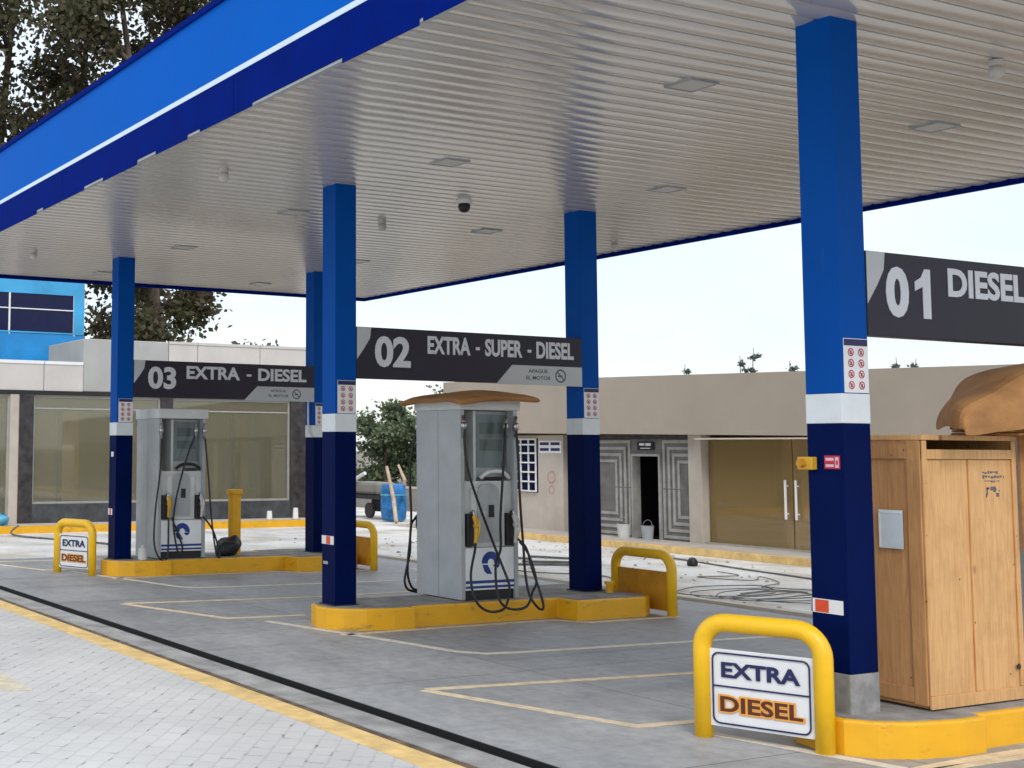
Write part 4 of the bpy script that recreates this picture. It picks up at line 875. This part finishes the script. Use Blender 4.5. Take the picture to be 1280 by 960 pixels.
for a, b_ in ((-8, -2.201), (-1.899, 1.40), (1.921, 4.919), (5.211, 8.269)):
    hi_sill = a > 1.5
    z0 = .56 if hi_sill else .2
    if hi_sill: B('stone_plinth', XW-.2, XW+.015, a, b_, .15, .56, 'plinth_stone')
    g = B('shop_glass', XW-.09, XW-.08, a+.04, b_-.04, z0+.04, 2.87, 'glass')
    bm = NB()
    for q in ((a, b_, z0, z0+.045), (a, b_, 2.87, 2.928)): box(bm, XW-.13, XW-.05, q[0], q[1], q[2], q[3])
    for q in (a, b_-.045): box(bm, XW-.13, XW-.05, q, q+.045, z0+.046, 2.869)
    if hi_sill: box(bm, XW-.12, XW-.06, a+.046, b_-.046, 2.62, 2.65)
    link_mesh('glass_frame', bm, M['frame'], g)
B('tan_post', XW-.15, XW+.01, 1.401, 1.598, .15, 2.929, 'beige')
# interior
bm = NB(); box(bm, XW-2.6, XW-2.5, -8, 8.6, .1, 2.95); link_mesh('room_wall', bm, M['inner_wall'], t)
B('room_floor', XW-2.49, XW-.21, -8, 8.6, .1, .16, 'inner_floor')
for a, b_ in ((2.75, 3.25), (.2, .75), (8.0, 8.35), (5.55, 5.7)): B('room_panel', XW-2.495, XW-2.42, a, b_, .161, 2.6, 'inner_tan')
for a, b_ in ((2.72, 2.80), (2.801, 3.2), (.62, 1.0), (7.0, 7.1)): B('room_post', XW-.75, XW-.62, a, b_, .161, 2.6, 'inner_tan' if b_-a > .2 else 'stone')
struct('left_walkway', box(NB(), XW-.2, -15.52, -8, 8.78, -.05, .148), M['beige'])
struct('left_walkway_kerb', box(NB(), -15.517, -15.42, -8, 8.78, -.05, .15), M['yellow'])

# blue upper building behind
XB = -20.0
t = thing('blue_building', 'blue clad upper building with dark ribbon windows rising behind the shop at left', 'building', (XB-3, 0, 3))
def B(name, x0, x1, y0, y1, z0, z1, m, par=None, bev=0): return link_mesh(name, box(NB(), x0, x1, y0, y1, z0, z1), M[m], par or t, bevel=bev)
B('wall', XB-6, XB-.2, -12, 4.28, 3.06, 6.2, 'cyan')
B('cladding', XB-.199, XB, -12, 4.32, 3.3, 4.58, 'cyan'); B('cladding', XB-.199, XB, -12, 4.32, 5.56, 6.24, 'cyan_light'); B('cladding', XB-.199, XB+.003, 4.04, 4.322, 4.581, 5.559, 'cyan_light')
B('sill_band', XB-.1, XB+.02, -12, 4.31, 4.585, 4.62, 'cyan_light')
for a, b_ in ((-6.0, -3.2), (-3.16, -.4), (-.36, 2.38), (2.43, 4.035)):
    wdw = B('ribbon_window', XB-.15, XB-.03, a, b_, 4.63, 5.555, 'wall_blue_glass')
    bm = NB(); box(bm, XB-.029, XB+.002, b_, b_+.04, 4.55, 5.56); box(bm, XB-.029, XB, a, b_-.001, 5.17, 5.195); link_mesh('mullion', bm, M['pale'], wdw)

# ------------------------------------------------------------------ things lying and standing about the yard
def simple(name, label, cat, bm, m, smooth=False, bevel=0, group=None): return tag(link_mesh(name, bm, M[m], None, bevel=bevel, smooth=smooth), label, cat, group)
# bollard behind the far pump
t = thing('bollard', 'yellow capped bollard pipe standing right of the far uncovered pump', 'bollard', (LD-.05, 1.84, Z0))
link_mesh('post', cyl(NB(), LD-.05, 1.84, Z0, 1.14, .095, 20), M['yellow'], t); link_mesh('cap', cyl(NB(), LD-.05, 1.84, 1.10, 1.175, .125, 20), M['yellow'], t, bevel=.015)
# jug and rag by the far pump
t = thing('plastic_jug', 'small white plastic jug on the island at foot of the far pump', 'jug', (LD+.52, .23, Z0))
link_mesh('body', cyl(NB(), LD+.38, .20, Z0, Z0+.17, .065, 14), M['bucket'], t, bevel=.015); link_mesh('neck', cyl(NB(), LD+.38, .20, Z0+.17, Z0+.21, .025, 10), M['bucket'], t)
bm = NB(); bmesh.ops.create_icosphere(bm, subdivisions=3, radius=.18, matrix=Matrix.Translation((LD+.12, 1.62, Z0+.11)))
from mathutils import noise as mnoise
for v in bm.verts:
    k_ = mnoise.noise(v.co*6)*.085+mnoise.noise(v.co*17)*.03; d_ = (v.co-Vector((LD+.12, 1.62, Z0+.08))).normalized(); v.co += d_*k_; v.co.z = Z0+(v.co.z-Z0)*(.95 if v.co.z > Z0 else .05)+.01; v.co.y += (v.co.z-Z0)*.25
simple('dark_sack', 'dark crumpled sack lying at foot of the yellow bollard', 'sack', bm, 'dark', True)
# cables strewn on the yard
def coil(name, label, pts, r=.007, m='wire'): simple(name, label, 'cable', tube(NB(), smooth_path(pts, 6), r, 6), m, True)
rs = random.Random(5)
pts = []
for k in range(34):
    a = k*.95; s = k/34; pts.append((-.9+1.5*s+.45*math.cos(a)*(1-.3*s)+rs.uniform(-.1,.1), 6.0+.25*s+.75*math.sin(a)+rs.uniform(-.12,.12), .014+.012*(k % 3)))
coil('cable_tangle', 'loose tangle of dark cable lying on the pale yard by the foreground column', pts)
coil('cable', 'single dark cable lying straight across the pale yard', [(-5.0, 9.3, .015), (-3.9, 9.05, .012), (-3.0, 8.8, .012), (-1.5, 8.5, .012), (.2, 8.0, .012), (2.0, 7.4, .012)], .014)
coil('cable', 'thin dark cable in small loops farther back on the pale yard', [(-2.8, 8.1, .014), (-2.2, 7.9, .014), (-2.3, 7.2, .014), (-1.6, 7.5, .014), (-1.9, 8.0, .02), (-1.2, 7.6, .014), (-.9, 7.0, .014), (-.3, 7.3, .014), (-.6, 7.9, .014), (.3, 7.0, .014)])
coil('cable', 'grey hose running from the left walkway across the yard to the far hoop', [(-15.3, 1.3, .17), (-14.6, 1.0, .03), (-12.8, 1.6, .015), (-11.4, 1.9, .015), (-9.6, 1.2, .015)], .02)
bm = NB(); tube(bm, [(-3.8, 8.6, 0), (-3.8, 8.6, .03), (-3.8, 8.6, .08), (-3.8, 8.6, .12), (-3.8, 8.6, .13)], [.075, .085, .075, .045, .015], 16)
simple('pipe_plug', 'small round black plug lying on the pale yard', 'plug', bm, 'black', True)
for i, (x_, y_, a) in enumerate(((-5.7, 7.6, .5), (-5.1, 7.0, .9), (-6.3, 6.8, .4), (-4.9, 6.4, 1.1))):
    L_ = .55; d = Vector((math.cos(a), math.sin(a), 0)); bm = NB(); n_ = Vector((-d.y, d.x, 0)); c = Vector((x_, y_, 0))
    plate(bm, c, d, n_, [(-L_, -.035), (L_, -.03), (L_, .03), (-L_, .04)], .03)
    simple('steel_offcut', ('dark flat offcut lying in the yard nearest the 02 building window', 'dark flat offcut lying in the yard beside the rear column of the 02 sign', 'dark flat offcut lying left of the other offcuts by the pump hoses', 'dark flat offcut lying in front of the other offcuts on the pale yard')[i], 'offcut', bm, 'wire', group='flat offcuts on the yard')
# scattered crumbs of rubble on the unfinished yard: uncountable
bm = NB(); rs = random.Random(12)
for _ in range(170):
    x_, y_ = rs.uniform(-12, 2.5), rs.uniform(5.3, 10.0); s_ = rs.choice((.012, .015, .018, .022, .03)); n0 = len(bm.verts)
    bmesh.ops.create_icosphere(bm, subdivisions=1, radius=s_, matrix=Matrix.Translation((x_, y_, s_*.25)) @ Matrix.Rotation(rs.uniform(0, 3), 4, 'Z') @ Matrix.Diagonal((rs.uniform(.8, 2.2), 1, .6, 1)))
o = link_mesh('rubble', bm, mat('pale_rubble', lin(.50, .46, .40), .9, var=.3, scale=9)); o['kind'] = 'stuff'; o['label'] = 'loose crumbs of rubble scattered over the pale yard'; o['category'] = 'rubble'
coil('cable', 'pale kinked cable crossing the yard nearest the forecourt edge', [(-6.5, 5.6, .012), (-5.2, 5.9, .012), (-4.0, 5.5, .012), (-3.1, 6.1, .012), (-2.2, 5.7, .012), (-1.4, 5.6, .012)], .009)
# rubble and stores in the gap between the two buildings
bm = NB(); tube(bm, [(-16.9, 11.5, 0), (-16.9, 11.5, .05), (-16.9, 11.5, .35), (-16.9, 11.5, .7), (-16.9, 11.5, .88), (-16.9, 11.5, .91)], [.28, .31, .33, .32, .30, .24], 22)
d_ = thing('plastic_drum', 'blue plastic drum standing in the gap between the two buildings', 'drum', (-16.9, 11.5, 0))
link_mesh('body', bm, M['tarp'], d_, smooth=True); link_mesh('band', tube(NB(), [(-16.9,11.5,.62),(-16.9,11.5,.66)], .335, 22), M['mesh_blue'], d_)
simple('board', 'pale tapered board leaning against the blue drum', 'board', tube(NB(), [(-16.0, 11.0, 0.0), (-16.35, 11.15, .55), (-16.75, 11.2, 1.35)], [.05, .05, .04], 6), 'plank')
simple('board', 'short crooked pale board sticking up behind the blue drum', 'board', tube(NB(), [(-17.1, 11.9, .6), (-17.0, 11.9, 1.0), (-17.3, 11.9, 1.38)], [.04, .05, .03], 6), 'plank')
simple('board', 'thin upright stick at the right of the blue drum', 'board', tube(NB(), [(-16.15, 12.1, 0), (-16.05, 12.1, 1.55)], .028, 6), 'plank')
simple('board', 'white board propped slanting on the dark trailer', 'board', tube(NB(), [(-19.6, 11.6, .75), (-18.6, 11.7, 1.15)], .05, 6), 'pale')
t = thing('cart', 'low dark cart with a grey load in the gap beyond the canopy', 'cart', (-18.6, 12.0, 0))
link_mesh('tray', box(NB(), -19.6, -17.75, 11.6, 12.4, .48, .58), M['dark'], t); link_mesh('load', box(NB(), -19.3, -18.0, 11.7, 12.3, .585, .92), M['earth_wall'], t, bevel=.08)
link_mesh('box', box(NB(), -18.15, -17.75, 11.62, 12.3, .18, .479), M['void'], t)
for x_ in (-19.2, -18.1): link_mesh('wheel', tube(NB(), [(x_, 11.50, .20), (x_, 11.58, .20)], .20, 18), M['black'], t)
t = thing('block_wall', 'low grey block wall across the gap behind the blue drum', 'wall', (-22, 15, 0))
link_mesh('courses', box(NB(), -30, -14.2, 15, 15.2, -.1, .62), M['earth_wall'], t); link_mesh('coping', box(NB(), -30, -14.2, 14.97, 15.23, .621, .68), M['beige'], t)
# blue bag and white posts by the left walkway
bm = NB(); ball(bm, (-15.85, 1.10, .27), .17, 12, .8)
for v in bm.verts: v.co += Vector((random.uniform(-.05,.05), random.uniform(-.05,.05), random.uniform(-.04,.04)))
simple('blue_bag', 'crumpled pale blue plastic bag on the walkway at far left', 'bag', bm, 'mesh_blue', True)
for i, y_ in enumerate((7.3, 7.98)):
    t = thing('marker_post', ('short white marker post on the left walkway kerb, left one of two', 'short white marker post on the left walkway kerb, right one of two')[i], 'post', (-15.6, y_, .148), group='white marker posts')
    link_mesh('post', tube(NB(), [(-15.6, y_, .148), (-15.6, y_, .36+.06*i)], [.07, .055], 10), M['pale'], t); link_mesh('foot', tube(NB(), [(-15.6, y_, .146), (-15.6, y_, .17)], .10, 10), M['lamp_grey'], t)
bm = NB(); prism(bm, [(-8.7, -.12), (-8.1, -.05), (-7.95, .18), (-8.5, .22)], 0, .30); 
simple('cement_bag', 'white cement bag lying between the far hoop and the leftmost column', 'bag', bm, 'bucket', bevel=.06)

# ------------------------------------------------------------------ trees
def leafy(name, label, cat, base, lean, h, crown, n, leaf, m, trunk_r, seed, group=None, limbs=9, drop=.5):
    """tapered trunk with limbs; leaves grow in clumps round the limb ends. crown = (z0, z1, radius)"""
    rs = random.Random(seed); t = thing(name, label, cat, base, group=group); b_ = Vector(base); bm = NB()
    top = b_+Vector((lean[0], lean[1], h)); mid = b_+Vector((lean[0]*.35+rs.uniform(-.3,.3), lean[1]*.35, h*.5))
    tp = smooth_path([b_-Z*.2, b_+Vector((lean[0]*.12, lean[1]*.12, h*.2)), mid, top], 5); k = len(tp)
    tube(bm, tp, [trunk_r*(1-.85*i/(k-1)) for i in range(k)], 9)
    tips = []
    for i in range(limbs):
        f = crown[0]/h+(1-crown[0]/h)*(i+.3)/limbs; p = tp[min(k-1, int(f*(k-1)))]
        a = rs.uniform(0, 6.28); rad = crown[2]*rs.uniform(.5, 1.0)*(math.sin(math.pi*min(.95, max(.12, (i+.8)/limbs)))**.5)
        e_ = p+Vector((math.cos(a)*rad, math.sin(a)*rad, rs.uniform(.1, .5)*rad)); m_ = (p+e_)/2+Z*rs.uniform(.0, .25)*rad
        sp_ = smooth_path([p, m_, e_], 4); tube(bm, sp_, [trunk_r*.32*(1-.8*q/(len(sp_)-1)) for q in range(len(sp_))], 6)
        tips += [(q, rad) for q in (m_, e_, (m_+e_)/2)]
        for s_ in range(3):
            a2 = a+rs.uniform(-1.1, 1.1); q = m_+(e_-m_)*rs.uniform(.2, .9); e2 = q+Vector((math.cos(a2), math.sin(a2), rs.uniform(-.25, .6)))*rad*rs.uniform(.3, .6)
            tube(bm, [q, (q+e2)/2+Z*.1, e2], [trunk_r*.13, trunk_r*.09, trunk_r*.04], 5); tips += [(e2, rad*.6), ((q+e2)/2, rad*.5)]
    link_mesh('trunk', bm, M['bark'], t, smooth=True)
    lf = NB(); clumps = []
    for p, rad in tips:
        for _ in range(3): clumps.append((p+Vector((rs.gauss(0,1), rs.gauss(0,1), rs.gauss(0,.8)))*crown[2]*.13, crown[2]*rs.uniform(.06, .15)))
    for i in range(n):
        c, cr_ = clumps[rs.randrange(len(clumps))]
        p = c+Vector((rs.gauss(0,1), rs.gauss(0,1), rs.gauss(0,.9)))*cr_
        d = Vector((rs.gauss(0,1), rs.gauss(0,1), rs.gauss(-drop,.8))).normalized(); s_, q_ = frame_of(d); ang = rs.uniform(0, 6.28); s_ = s_*math.cos(ang)+q_*math.sin(ang)
        L_ = leaf*rs.uniform(.6, 1.4); w_ = L_*.34
        v = [lf.verts.new(p), lf.verts.new(p+d*L_*.5+s_*w_), lf.verts.new(p+d*L_), lf.verts.new(p+d*L_*.5-s_*w_)]; lf.faces.new(v)
    o = link_mesh('crown', lf, M[m], t); return t
G = 'trees behind the left building'
leafy('eucalyptus_tree', 'tall dark eucalyptus with bare trunk rising right behind the shop parapet', 'tree', (-29.4, 10.6, 0), (-1.4, -1.9, 0), 21, (6.4, 21, 2.8), 20000, .21, 'leaf_euc', .34, 11, G, 15)
leafy('eucalyptus_tree', 'dark eucalyptus above the blue fascia at the top left corner', 'tree', (-34, 5.4, 0), (.6, 1.2, 0), 22, (10.5, 22, 4.4), 20000, .22, 'leaf_euc', .36, 23, G, 14)
leafy('eucalyptus_tree', 'dark eucalyptus with drooping foliage beside the blue building', 'tree', (-31, 8.0, 0), (-.8, .4, 0), 20, (12, 20, 3.4), 13000, .21, 'leaf_euc', .30, 37, G, 13)
leafy('eucalyptus_tree', 'dark eucalyptus whose top shows right of the others above the fascia', 'tree', (-33, 10.6, 0), (-.4, 4.2, 0), 21, (11.0, 21, 4.0), 14000, .22, 'leaf_euc', .32, 51, G, 12)
G2 = 'bushy green trees in the gap'
leafy('bushy_tree', 'rounded bushy green tree in the gap beside the front column of the 02 sign', 'tree', (-46.5, 30, 0), (0, .3, 0), 3.6, (.5, 3.6, 2.0), 9000, .22, 'leaf_green', .14, 61, G2, 10, .1)
leafy('bushy_tree', 'bushy green tree in the gap left of the cardboard topped pump', 'tree', (-43.6, 31.5, 0), (.2, 0, 0), 4.0, (.5, 4.0, 2.1), 9000, .22, 'leaf_green', .14, 67, G2, 10, .1)
leafy('bushy_tree', 'lower bushy green tree filling the gap behind the others', 'tree', (-49, 35, 0), (0, 0, 0), 4.0, (.4, 4.0, 2.6), 9000, .24, 'leaf_green', .14, 71, G2, 10, .1)
G3 = 'distant treetops over the roofs'
for i, (x_, y_, h_, r_, nm) in enumerate(((-35.7, 40, 5.9, .35, 'tiny pointed treetop over the taupe parapet nearest the 02 sign'), (-32.3, 40, 6.1, .35, 'left of two close pointed treetops over the taupe parapet'), (-31.5, 40, 6.4, .4, 'taller right one of two close pointed treetops over the taupe parapet'), (-29.5, 40, 5.7, .55, 'round treetop over the parapet just left of the nearest column'), (-24.2, 40, 5.55, .3, 'tiny pointed treetop over the parapet left one under the 01 sign'), (-23.3, 40, 5.45, .5, 'tiny round treetop over the parapet right one under the 01 sign'))):
    leafy('distant_tree', nm, 'tree', (x_, y_, 0), (0, 0, 0), h_, (h_-1.4, h_, r_*.8), 420, .12, 'leaf_hazed', .08, 80+i, G3, 8, .1)
for i, (x_, y_, h_, nm) in enumerate(((-40, 18.2, 6.1, 'low distant tree crown over the white parapet, left one'), (-41, 20.6, 6.2, 'low distant tree crown over the white parapet, right one by the column'))):
    leafy('distant_tree', nm, 'tree', (x_, y_, 0), (0, .2, 0), h_, (3.5, h_, 1.6), 2500, .26, 'leaf_hazed', .12, 95+i, G3, 9, .2)
